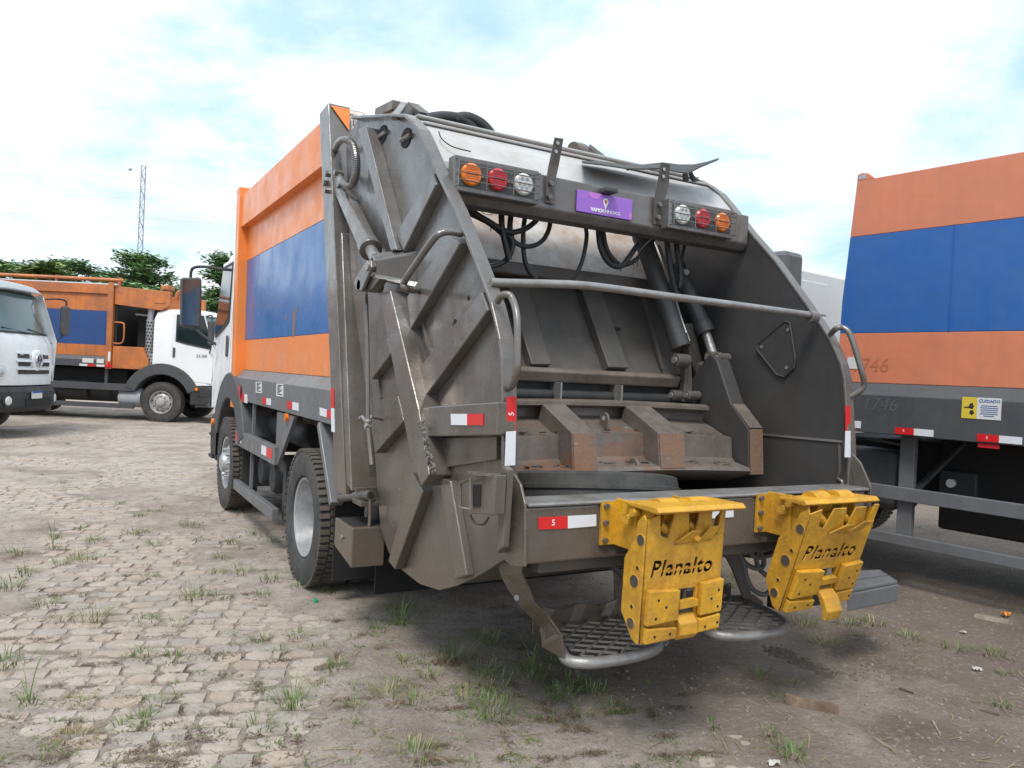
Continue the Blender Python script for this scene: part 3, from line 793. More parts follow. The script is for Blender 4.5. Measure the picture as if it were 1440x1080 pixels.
# right wall details
q = [(1105, 452), (1112, 454), (1120, 505), (1118, 517), (1104, 530), (1094, 527), (1066, 492), (1067, 484)]
P = [A(x, y, 0, XRI-.002) for x, y in q]
cov = B(MB().prism(P, (-.008, 0, 0)), 'cover_plate', RIGHTW, .003, wallr)
B(MB().tube([p-Vector((.009, 0, 0)) for p in P], .006, 6, True), 'cover_rim', RIGHTW, 0, cov)
m = MB()
for (x, y) in ((1108, 464), (1071, 488), (1106, 517)): m.disc(A(x, y, 0, XRI-.010), (-1, 0, 0), .011, .004, 8)
m.build('cover_bolt', WORN, cov)
B(MB().bar((XRI-.003, 3.6, 1.31), (XRI-.003, 2.80, 1.325), .008, .012, (0, 0, 1)), 'weld_bead', WORN, 0, wallr)
pxtube([(1180, 625), (1181, 662), (1178, 672), (1184, 677), (1184, 685)], 0, XRI-.002, .008, 'crack_weld', GREY, 3, wallr, 6)

# roof of the tailgate: sloping white sheet between the walls, trim along its edge
rprof = rear[:5]+[(3.66, 2.66)]
def off(y, z, d): return (y+d*.35, z-d)
g = [[(XI+(XRI-XI)*j/8, y, z-.012) for j in range(9)] for y, z in rprof]
B(MB().sheet(g, (0, .02, -.02)), 'roof_sheet', WHITER, 0)
y0_, z0_ = rear[0]
B(MB().box((XI+.005, y0_-.02, z0_+.002), (XRI-.005, y0_+.10, z0_+.014)), 'roof_trim', WHITER, .004)
y1_, z1_ = rear[1]
B(MB().box((XI+.01, y1_-.012, z1_-.004), (XRI-.01, y1_+.03, z1_+.010)), 'roof_trim', WHITER, .004)
pxtube([(617, 185, 3.80), (621, 195, 3.76), (632, 204, 3.72), (645, 209, 3.70), (662, 213, 3.69)], 1, 3.7, .0035, 'dried_sealant', INK, 4, None, 5)

# light bar
LBY = 3.56
bar = B(MB().prism([(1.655, LBY, 2.685), (1.655, LBY, 2.505), (1.655, LBY+.03, 2.465), (1.655, LBY+.10, 2.455), (1.655, LBY+.14, 2.50), (1.655, LBY+.16, 2.69)], (XRI-.01-1.655, 0, 0)), 'light_bar', GREY, .008)
def cluster(x0, x1, cols):
    h = B(MB().box((x0, LBY-.075, 2.50), (x1, LBY-.001, 2.675)), 'lamp_housing', GREY, .006, bar)
    n = len(cols); w = (x1-x0)/n
    yb = LBY-.0755
    m = MB().box((x0+.025, yb-.002, 2.525), (x1-.025, yb, 2.65)); m.build('lamp_recess', PLAST, bar)
    for i, mt in enumerate(cols):
        c = Vector((x0+w*(i+.5)*.92+.015, yb-.002, 2.588))
        lp = MB().lathe([(.056, 0), (.056, .012), (.048, .020), (.001, .022)], c, (0, -1, 0), 24).build('tail_lamp', mt, bar, smooth=True)
        m = MB()
        if mt is LCLEAR:
            for k in range(7):
                a = k*math.pi/3; rr = .028 if k < 6 else 0
                m.disc(c+Vector((rr*math.cos(a), -.0225, rr*math.sin(a))), (0, -1, 0), .009, .001, 8)
            m.build('lamp_reflector', LGREY, lp)
        else:
            for k in range(-3, 4): m.box((c.x-.035, c.y-.0235, c.z+k*.011-.001), (c.x+.035, c.y-.0218, c.z+k*.011+.001))
            m.build('lens_ridge', mt, lp)
        for sx in (-1, 1): MB().disc(c+Vector((sx*.064, 0, 0)), (0, -1, 0), .006, .006, 8).build('lamp_screw', WORN, lp)
    m = MB()
    for z in (2.55, 2.588, 2.626): m.cyl((x0+.012, yb-.032, z), (x1-.012, yb-.032, z), .003, 6)
    for i in range(n+1):
        x = x0+.012+(x1-x0-.024)*i/n
        m.cyl((x, yb-.032, 2.52), (x, yb-.032, 2.655), .003, 6)
    for x in (x0+.012, x1-.012):
        for z in (2.52, 2.655): m.cyl((x, yb-.032, z), (x, yb, z), .003, 6)
    m.build('lamp_guard', GREY, bar)
xa, xb = A(638, 240, 1, LBY-.07).x, A(757, 262, 1, LBY-.07).x
cluster(xa, xb, (LORANGE, LRED, LCLEAR))
xa, xb = A(940, 300, 1, LBY-.07).x, A(1031, 316, 1, LBY-.07).x
cluster(xa, xb, (LCLEAR, LRED, LORANGE))
# straps standing up from the bar
def strap(q, holes, bolts):
    P = [A(x, y, 1, yy) for x, y, yy in q]
    n = len(P)//2
    s = B(MB().sheet([[P[i], P[2*n-1-i]] for i in range(n)], (0, .008, 0)), 'strap', GREYD, 0)
    for x, y, yy in holes: MB().disc(A(x, y, 1, yy), (0, -1, 0), .010, .0015, 10).build('strap_hole', WPRINT if False else LGREY, s)
    for x, y, yy in bolts:
        c = A(x, y, 1, yy); MB().cyl(c, c+Vector((0, -.022, 0)), .014, 6).build('bolt', GREY, s)
strap([(768, 285, 3.545), (768, 258, 3.54), (772, 234, 3.53), (780.6, 193, 3.50), (792.5, 195, 3.50), (786, 232, 3.53), (780, 259, 3.54), (780, 287, 3.545)], [(784.5, 201, 3.499), (782, 213, 3.508)], [(773, 258, 3.54), (771, 277, 3.54)])
strap([(919, 315, 3.545), (920, 285, 3.54), (926, 255, 3.53), (930, 229, 3.51), (942, 231, 3.51), (941, 258, 3.53), (934, 288, 3.54), (934, 317, 3.545)], [(934, 238, 3.512), (933, 248, 3.518)], [(926, 288, 3.54), (924, 306, 3.54)])
# advertising plate and its lamp
q = [A(811, 299, 1, 3.545), A(888.5, 308, 1, 3.545), A(888.5, 279.5, 1, 3.545), A(811, 267, 1, 3.545)]
x0, x1 = q[0].x, q[1].x; zb = (q[0].z+q[1].z)/2; zt = (q[2].z+q[3].z)/2
PY = 3.545
pl = B(MB().box((x0, PY, zb), (x1, PY+.012, zt)), 'number_plate', PURPLE, .003, bar)
pw, ph = x1-x0, zt-zb; pcx, pcz = (x0+x1)/2, (zb+zt)/2
def pdisc(cx, cz, rx, rz, mat, name, lift=.0012, a0=0, a1=360, n=24, par=None):
    pts = [(cx+rx*math.cos(R(a0+(a1-a0)*i/n)), PY-lift, cz+rz*math.sin(R(a0+(a1-a0)*i/n))) for i in range(n if a1-a0 == 360 else n+1)]
    return MB().prism(pts, (0, lift-.0002, 0)).build(name, mat, pl)
pdisc(x0+pw*.30, zt-.002, .042, .034, PINK, 'printed_blob', .0010, 180, 360)
pdisc(x1-.012, zb+.026, .010, .022, PINK, 'printed_blob', .0010)
m = MB()
for i in range(3): m.bar((x0+.018+i*.016, PY-.0008, zt-.045), (x0+.036+i*.016, PY-.0008, zt-.014), .0035, .0012, (0, 1, 0))
m.build('printed_stripe', PINK, pl)
pin = [(pcx+.001+.018*math.cos(R(a)), PY-.0018, pcz+.020+.019*math.sin(R(a))) for a in range(-30, 211, 20)]+[(pcx+.001, PY-.0018, pcz-.024)]
MB().prism(pin, (0, .0015, 0)).build('map_pin_print', WPRINT, pl)
pdisc(pcx+.001, pcz+.019, .0095, .011, SALMON, 'pin_dot', .0026)
lettering('VAMOS', .028, WPRINT, pl, (pcx-.054, PY-.0012, pcz-.036), (1, 0, 0), (0, 0, 1), 0, .92, .0009)
lettering('SEMINOVOS', .0265, WPRINT, pl, (pcx+.040, PY-.0012, pcz-.036), (1, 0, 0), (0, 0, 1), 0, .86)
B(MB().box((pcx-.035, LBY-.07, zt+.004), (pcx+.045, LBY, zt+.035)), 'plate_lamp', PLAST, .008, bar)

# hoses hanging below the bar
HL = [([(705, 292), (706, 320), (711, 345), (716, 366)], .017), ([(720, 292), (717, 320), (721, 345), (713, 364), (698, 373), (684, 375)], .016),
      ([(740, 296), (736, 323), (737, 360), (744, 381), (754, 392)], .014), ([(760, 298), (753, 311), (738, 322), (718, 326.5), (696, 317), (656, 292)], .016),
      ([(772.5, 300), (773, 318), (764, 337), (748, 346), (728, 343), (706, 322)], .014), ([(820, 308), (825, 330), (820, 362), (811, 384), (800, 396)], .013),
      ([(841, 314), (844, 346), (855, 368), (871, 375), (884, 362), (897, 343)], .017), ([(847, 315), (853, 350), (871, 372), (893, 366), (906, 350), (919, 337)], .015),
      ([(657, 297), (690, 314), (714, 336), (716, 350)], .02),
      ([(935, 318), (939, 350), (944, 385), (950, 410)], .018), ([(949, 325), (952, 352), (957, 385), (955, 405)], .017), ([(962, 345), (958, 370), (960, 395), (955, 408)], .012)]
for i, (pts, r) in enumerate(HL):
    pxtube([(x, y, 3.78+.03*(i % 3)) for x, y in pts], 1, 3.8, r, 'hydraulic_hose', HOSE, 6, None, 10)
m = MB()
for x, y, dx, dy in ((695, 317, 2, 8), (691, 318, -1, 7), (716, 334, 3, 6), (872, 374, 1, 7), (897, 366, -1, 9), (889, 368, 2, 5), (805, 298, 3, 5)):
    m.tube([A(x, y, 1, 3.77), A(x+dx, y+dy, 1, 3.76)], .003, 5)
m.tube(smoothpath([A(x, y, 1, 3.7) for x, y in ((676, 284), (678, 298), (686, 302), (694, 300), (699, 288))], 4), .002, 5)
m.build('cable_tie', HOSE, truck)
# tie tube across the opening
pxtube([(690, 397), (720, 398), (800, 400), (850, 404.5), (950, 418), (1050, 431), (1146, 444)], 1, 2.99, .019, 'cross_tube', WORN, 5, None, 14)
c = A(1142, 446, 1, 2.99); B(MB().lathe([(.02, -.03), (.035, -.03), (.035, .03), (.02, .03)], c, (1, 0, 0), 16), 'tube_socket', GREY, .003, wallr)

# inside: stained sheet, header beam, sliding plate with two ribs, bottom channel
B(MB().sheet([[(XI+.002, 4.18, 2.24), (XRI-.002, 4.18, 2.24)], [(XI+.002, 4.85, 3.12), (XRI-.002, 4.85, 3.12)]], (0, .02, 0)), 'inner_sheet', RUSTW, 0)
B(MB().box((XI+.004, 4.04, 2.205), (3.52, 4.21, 2.285)), 'header_beam', GREYD, .012)
def spt(x, t, o=0.): return Vector((x, 3.86+.36*t-o, 1.66+.57*t))
slide = B(MB().sheet([[spt(XI+.004, 0), spt(3.53, 0)], [spt(XI+.004, 1), spt(3.60, 1)]], (0, .025, 0)), 'sliding_plate', GREYD, 0)
def srib(q):
    # box rib on the plate from sight points
    def onp(p, o):
        n = Vector((0, -.57, .36)).normalized()
        d = CR*((p[0]-720)/FPX)+CD*((p[1]-540)/FPX)+CF
        return CPOS+d*((n.dot(spt(2, 0)+n*o-CPOS))/n.dot(d))
    P = [onp(p, .065) for p in q]
    return B(MB().prism(P, (0, .12, -.06)), 'plate_rib', GREYD, .006, slide)
srib([(714, 402), (743, 402), (776, 512), (748, 512)])
srib([(817, 404), (846, 408), (885, 517), (856, 516)])
B(MB().bar(A(904, 416, 1, 4.05), A(932, 520, 1, 3.84), .014, .02, (0, 1, 0)), 'plate_edge', GREYD, .002, slide)
MB().prism([A(866+7*math.cos(a*.524), 463+3*math.sin(a*.524), 1, 3.985) for a in range(12)], (0, -.004, 0)).build('plate_slot', DARK, slide)
ch = B(MB().prism([(XI+.004, 3.90, 1.665), (XI+.004, 3.76, 1.655), (XI+.004, 3.74, 1.635), (XI+.004, 3.765, 1.575), (XI+.004, 3.90, 1.575)], (A(956, 532, 1, 3.75).x-XI, 0, 0)), 'bottom_channel', BLADE, .008)
B(MB().box((XI+.004, 3.83, 1.40), (3.45, 3.86, 1.58)), 'hinge_web', BLACK, 0)
for x in (783, 868):
    c = A(x, 550, 1, 3.75); B(MB().box((c.x-.006, 3.70, 1.46), (c.x+.006, 3.83, 1.575)), 'hinge_tab', WORN, .003)
B(MB().cyl((XI+.01, 3.80, 1.50), (3.5, 3.80, 1.50), .035, 12), 'hinge_tube', BLACK, 0, None, True)

# packer blade
def blade_z(x): # sags a little towards the left, and arches in the middle
    t = (x-1.7)/1.75
    return .03*math.sin(math.pi*t)+.02*t-.02
bprof = [(3.76, 1.468), (3.60, 1.478), (3.568, 1.465), (3.568, 1.445), (3.66, 1.425), (3.655, 1.375), (3.46, 1.30), (3.40, 1.295), (3.385, 1.17), (3.36, 1.15), (3.245, 1.128), (3.235, 1.11), (3.25, 1.09), (3.42, 1.03), (3.60, 1.03), (3.80, 1.2), (3.80, 1.44)]
secs = []
for i in range(15):
    x = XI+.02+(3.47-XI-.02)*i/14
    dz = blade_z(x); ex = max(0, (x-3.25)/.22)
    secs.append([(x if j not in (0, 1, 2, 3) else min(x, 3.44), y, z+dz*(.9 if z < 1.4 else .5)) for j, (y, z) in enumerate(bprof)])
blade = B(MB().loft(secs), 'packer_blade', BLADE, 0, None, True)
def brib(xa, xb):
    r = MB()
    pr = [(3.58, 1.45), (3.275, 1.315), (3.245, 1.118), (3.38, 1.11), (3.62, 1.34)]
    dz = blade_z((xa+xb)/2)*.8
    rb = B(r.prism([(xa, y, z+dz) for y, z in pr], (xb-xa, 0, 0)), 'blade_rib', BLADE, .006, blade)
    e = [(xa+.004, 3.2735, 1.31+dz), (xb-.004, 3.2735, 1.31+dz), (xb-.004, 3.2435, 1.122+dz), (xa+.004, 3.2435, 1.122+dz)]
    MB().prism([Vector(p)+Vector((0, -.0025, 0)) for p in e], (0, -.004, 0)).build('rib_end_plate', RUSTY, rb)
xa, xb = A(806, 612, 1, 3.26).x, A(840, 612, 1, 3.26).x; brib(xa, xb)
xa, xb = A(928, 602, 1, 3.26).x, A(964, 602, 1, 3.26).x; brib(xa, xb)
for (x, y, yy) in ((850, 590, 3.50), (891, 655, 3.30)):
    c = A(x, y, 1, yy)
    pts = [c+Vector((-.006, .04*math.cos(a*math.pi/8), .042*math.sin(a*math.pi/8))) for a in range(9)]+[c+Vector((-.006, -.04, -.05)), c+Vector((-.006, .04, -.05))]
    e = B(MB().prism(pts, (.014, 0, 0)), 'lifting_lug', BLADE, .002, blade)
    MB().disc(c+Vector((-.0065, 0, .008)), (-1, 0, 0), .014, .001, 10).build('lug_hole', LGREY, e)
m = MB()      # peeling paint and litter scraps on the ledges
rd = random.Random(8)
for i in range(60):
    x = rd.uniform(1.9, 3.35); t = rd.random()
    y, z = (3.43, 1.305) if t < .5 else (3.31, 1.145)
    a = rd.uniform(0, 6.28); l = rd.uniform(.01, .04); w = rd.uniform(.004, .012)
    c = Vector((x, y+rd.uniform(-.03, .03), z+blade_z(x)*.9+.004)); d = Vector((math.cos(a), math.sin(a)*.5, rd.uniform(-.2, .3)))*l; e = Vector((-math.sin(a), math.cos(a), .3))*w
    m.prism([c-d-e, c+d-e, c+d*.8+e, c-d*.6+e], (0, 0, .002))
m.build('paint_flake', GREYD, blade)
# side arm of the blade at the right
P = [(3.60, 1.81), (3.57, 1.79), (3.44, 1.49), (3.282, 1.355), (3.262, 1.06), (3.40, 1.03), (3.75, 1.20), (3.97, 1.45), (3.70, 1.74)]
P = [yz(p, 3.60) for p in ((1016, 498), (1026, 508), (1046, 568), (1071, 603), (1072, 668))]+[(3.42, 1.04), (3.75, 1.20), (3.95, 1.45), (3.72, 1.72)]
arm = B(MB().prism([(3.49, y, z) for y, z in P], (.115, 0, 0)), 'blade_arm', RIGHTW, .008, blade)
e0, e1, e2, e3 = P[1], P[2], P[3], P[4]
for (p, q), mt, nm in (((e2, e3), RUSTY, 'arm_end_plate'), ((e1, e2), BLADE, 'arm_end_plate')):
    a_, b_ = Vector((3.495, p[0]-.004, p[1]-.004)), Vector((3.495, q[0]-.004, q[1]+.004))
    MB().prism([a_, a_+Vector((.105, 0, 0)), b_+Vector((.105, 0, 0)), b_], (0, -.004, .002)).build(nm, mt, arm)
# hydraulic cylinders
def hyd(p0, p1, r, name='hydraulic_cylinder', mat=RIGHTW, rod=None, rr=.03, par=None):
    p0, p1 = Vector(p0), Vector(p1); d = (p1-p0).normalized()
    c = B(MB().cyl(p0, p1, r, 24), name, mat, .004, par, True)
    B(MB().cyl(p1-d*.07, p1+d*.012, r*1.10, 24), 'gland', mat, .004, c, True)
    if rod is not None: B(MB().cyl(p1, Vector(rod), rr, 16), 'piston_rod', WORN, 0, c, True)
    return c, d
p0, p1 = A(903, 333, 1, 4.02), A(957, 487, 1, 3.74)
c1, d1 = hyd(p0, p1, .060)
B(MB().lathe([(.001, -.03), (.06, -.03), (.066, 0), (.06, .05)], p0, d1, 20), 'cylinder_cap', RIGHTW, 0, c1, True)
p0b = A(926, 345, 1, 4.0); p1b = A(969, 480, 1, 3.70)
B(MB().tube(smoothpath([p0b, A(940, 385, 1, 3.95), A(955, 440, 1, 3.80), p1b], 5), .010, 8), 'feed_pipe', WORN, 0, c1, True)
def clevis(px, py, y, r, par, mat=GREYD, w=.05):
    c = A(px, py, 1, y)
    k = B(MB().cyl(c-Vector((w, 0, 0)), c+Vector((w, 0, 0)), r, 20), 'clevis', mat, .004, par, True)
    MB().cyl(c-Vector((w+.012, 0, 0)), c+Vector((w+.012, 0, 0)), r*.5, 14).build('clevis_pin', WORN, par)
    return c
clevis(958, 507, 3.70, .042, c1)
for sx, w in ((966, 0), (988, 1)):
    q = [(sx-2, 512), (sx+6, 508), (sx+8, 540), (sx+6, 565), (sx-5, 565), (sx-3, 540)]
    B(MB().prism([A(x, y, 1, 3.72) for x, y in q], (0, .05, 0)), 'link_plate', GREYD, .004)
clevis(974, 556, 3.70, .03, c1)
clevis(953, 556, 3.76, .035, c1)
p0, p1 = A(951, 372, 1, 4.0), A(992, 466, 1, 3.80)
c2, d2 = hyd(p0, p1, .055, rod=A(1003, 500, 1, 3.72))
clevis(1004, 503, 3.70, .04, c2)
clevis(1016, 503, 3.62, .03, c2)
B(MB().tube(smoothpath([A(964, 398, 1, 3.95), A(978, 422, 1, 3.86), A(991, 446, 1, 3.80), A(990, 452, 1, 3.8)], 4), .009, 8), 'feed_pipe', RIGHTW, 0, c2, True)
B(MB().disc(A(963, 383, 1, 3.9), (0, -1, 0), .02, .02), 'pipe_fitting', LGREY, 0, c2)
B(MB().prism([A(x, y, 1, 3.85) for x, y in ((963, 455), (975, 455), (995, 535), (985, 545), (970, 500))], (0, .06, 0)), 'guide_bracket', GREYD, .005)
# hopper floor
hp = [(2.79, 1.04), (2.80, .87), (2.93, .79), (3.10, .70), (3.28, .625), (3.46, .565), (3.68, .535), (3.90, .55), (4.10, .61), (4.25, .72), (4.4, 1.1), (4.62, 1.5)]
B(MB().sheet([[(XI+.001, y, z), (XRI-.001, y, z)] for y, z in hp], (0, .012, -.02)), 'hopper_floor', GREYD, 0)
B(MB().box((XI, 4.55, .6), (XRI, 4.6, 2.5)), 'inner_bulkhead', GREYD, 0)

# rear sill beam
BY = 2.645
sill = B(MB().box((1.597, BY, .846), (3.70, BY+.15, 1.075)), 'sill_beam', GREY, .010)
B(MB().box((1.60, BY-.012, 1.077), (3.72, BY+.16, 1.094)), 'sill_cap', WORN, .008, sill)
B(MB().box((1.66, 4.50, .22), (3.66, 4.515, .95)), 'dark_flap', DARK, .002)  # added full-width black sheet, blocks light behind the foot steps
B(MB().box((1.70, BY+.05, .79), (3.6, BY+.15, .844)), 'lower_lip', GREYD, .006, sill)
for q in (((717, 659), (731, 681), (737.5, 708), (737.5, 797), (718, 796), (703, 782)),):
    P = [A(x, y, 0, 1.585) for x, y in q]
    B(MB().prism(P, (.012, 0, 0)), 'sill_end_plate', GREY, .003, sill)
P = [(3.722, 2.80, 1.30), (3.722, 2.70, 1.22), (3.722, 2.63, 1.10), (3.722, 2.63, .84), (3.722, 2.85, .84), (3.722, 2.85, 1.28)]
B(MB().prism(P, (.014, 0, 0)), 'sill_end_plate', GREY, .003, sill)
pxtape([(757, 744.5), (798, 743), (798, 725.5), (756.6, 727.5)], 1, BY-.001, (0, -1, 0), RED, sill, '5')
pxtape([(798, 743), (838, 739.6), (838, 723.5), (798, 725.5)], 1, BY-.001, (0, -1, 0), WTAPE, sill)
pxtape([(960, 731), (1000, 729), (1000, 713), (960, 714.5)], 1, BY-.001, (0, -1, 0), RED, sill)
pxtape([(1000, 729), (1031, 727), (1031, 711.5), (1000, 713)], 1, BY-.001, (0, -1, 0), WTAPE, sill)
pxtape([(1150, 720.5), (1171.5, 719.5), (1171.5, 705.5), (1150, 706.5)], 1, BY-.001, (0, -1, 0), WTAPE, sill)
pxtape([(1171.5, 719.5), (1197, 718.5), (1197, 704.5), (1171.5, 705.5)], 1, BY-.001, (0, -1, 0), RED, sill, '5')

# left hanger down to the foot step
lp_ = [(697, 781, 2.95), (704, 810, 2.97), (715, 831, 2.97), (732, 854, 2.97), (759, 882, 2.97), (762, 910, 2.93), (792, 927, 2.80)]
rp_ = [(734, 781, 2.74), (732, 806, 2.76), (743, 829, 2.80), (750, 847, 2.81), (770, 866, 2.80), (789, 894, 2.77), (793, 926, 2.775)]
B(MB().sheet([[A(*a[:2], 1, a[2]), A(*b[:2], 1, b[2])] for a, b in zip(lp_, rp_)], (.012, .003, 0)), 'step_hanger', GREY, .002)
m = MB().disc(A(730, 839, 1, 2.86)-Vector((.01, .01, 0)), (-1, -.6, .2), .013, .015, 8); m.build('bolt', WORN, truck)
def foot_step(x0, x1, ya, yb, z, path):
    st = B(MB().tube(smoothpath([(x, y, z) for x, y in path], 5), .026, 12), 'foot_step', WORN, 0, None, True)
    m = MB(); xm, w = (x0+x1)/2, x1-x0
    n = 4
    for sgn in (-1, 1):
        for i in range(-n, n+1):
            xs = xm+i*w/n
            a = Vector((xs-sgn*(yb-ya)*.75, ya+.0, z+.012)); b = Vector((xs+sgn*(yb-ya)*.75, yb, z+.012+.004*sgn))
            # clip to the frame
            def clip(p_, q_):
                t0, t1 = 0., 1.
                for lo, hi, k in ((x0+.005, x1-.005, 0), (ya+.015, yb, 1)):
                    d = q_[k]-p_[k]
                    if abs(d) < 1e-9: continue
                    ta, tb = (lo-p_[k])/d, (hi-p_[k])/d
                    if ta > tb: ta, tb = tb, ta
                    t0, t1 = max(t0, ta), min(t1, tb)
                return (p_+(q_-p_)*t0, p_+(q_-p_)*t1) if t1-t0 > .05 else None
            r_ = clip(a, b)
            if r_: m.bar(r_[0], r_[1], .006, .010)
    m.build('step_mesh', WORN, st)
    g = [[(x0+w*j/8, yb+.01, z-.02), (x0+w*j/8, yb+.02+.006*math.sin(j*2), z+.09+.012*math.sin(j*1.7))] for j in range(9)]
    B(MB().sheet(g, (0, .006, 0)), 'kick_plate', GREY, 0, st)
    return st
foot_step(1.99, 2.50, 2.73, 3.17, .37, [(2.06, 3.17), (1.99, 2.95), (1.93, 2.80), (1.96, 2.74), (2.05, 2.71), (2.22, 2.705), (2.36, 2.735), (2.45, 2.80), (2.50, 2.95), (2.53, 3.16)])
foot_step(2.86, 3.34, 2.73, 3.20, .37, [(2.90, 3.20), (2.84, 2.98), (2.80, 2.83), (2.83, 2.76), (2.92, 2.72), (3.06, 2.70), (3.20, 2.715), (3.30, 2.79), (3.36, 2.95), (3.40, 3.19)])
B(MB().prism([A(x, y, 1, 3.2) for x, y in ((864, 800), (880, 800), (882, 873), (866, 873))], (0, .012, 0)), 'step_hanger', GREY, .002)
B(MB().prism([A(x, y, 1, 3.1) for x, y in ((1012, 766), (1042, 768), (1050, 806), (1058, 842), (1046, 842), (1030, 800))], (0, .012, 0)), 'step_hanger', GREYD, .002)
B(MB().prism([A(x, y, 1, 3.22) for x, y in ((1020, 838), (1060, 836), (1073, 846), (1076, 860), (1012, 850))], (0, .012, 0)), 'kick_plate', GREYD, .002)
B(MB().bar(A(848, 785, 1, 2.95), A(889, 822, 1, 3.0), .03, .02), 'step_stay', GREYD, .002)
for pts in ([(1038, 768), (1045, 788), (1058, 798), (1071, 798), (1074, 788), (1069, 775)], [(1047, 790), (1050, 812), (1060, 830), (1075, 836), (1085, 827), (1082, 814), (1068, 800), (1064, 785), (1070, 765)], [(1052, 766), (1056, 778), (1066, 784), (1085, 780)]):
    pxtube(pts, 1, 2.85, .013, 'lifter_hose', SKIRT, 6, None, 10)
# side step block right of the second lifter
zb_ = .47
P = [A(x, y, 2, zb_) for x, y in ((1192, 836), (1264, 822), (1236, 804), (1200, 806))]
blk = B(MB().prism([p+Vector((0, 0, 0)) for p in P], (0, 0, -.10)), 'step_block', SKIRT, .008)
c = sum(P, Vector())/4
for k in (.02, .52):
    q = [P[0].lerp(P[3], k), P[1].lerp(P[2], k), P[1].lerp(P[2], k+.44), P[0].lerp(P[3], k+.44)]
    B(MB().prism([p.lerp(c, .03)+Vector((0, 0, .002)) for p in q], (0, 0, .018)), 'step_plate', SKIRT, .004, blk)
B(MB().box((3.45, 2.95, .37), (P[0].x+.1, 3.05, .44)), 'step_arm', BLACK, .005)

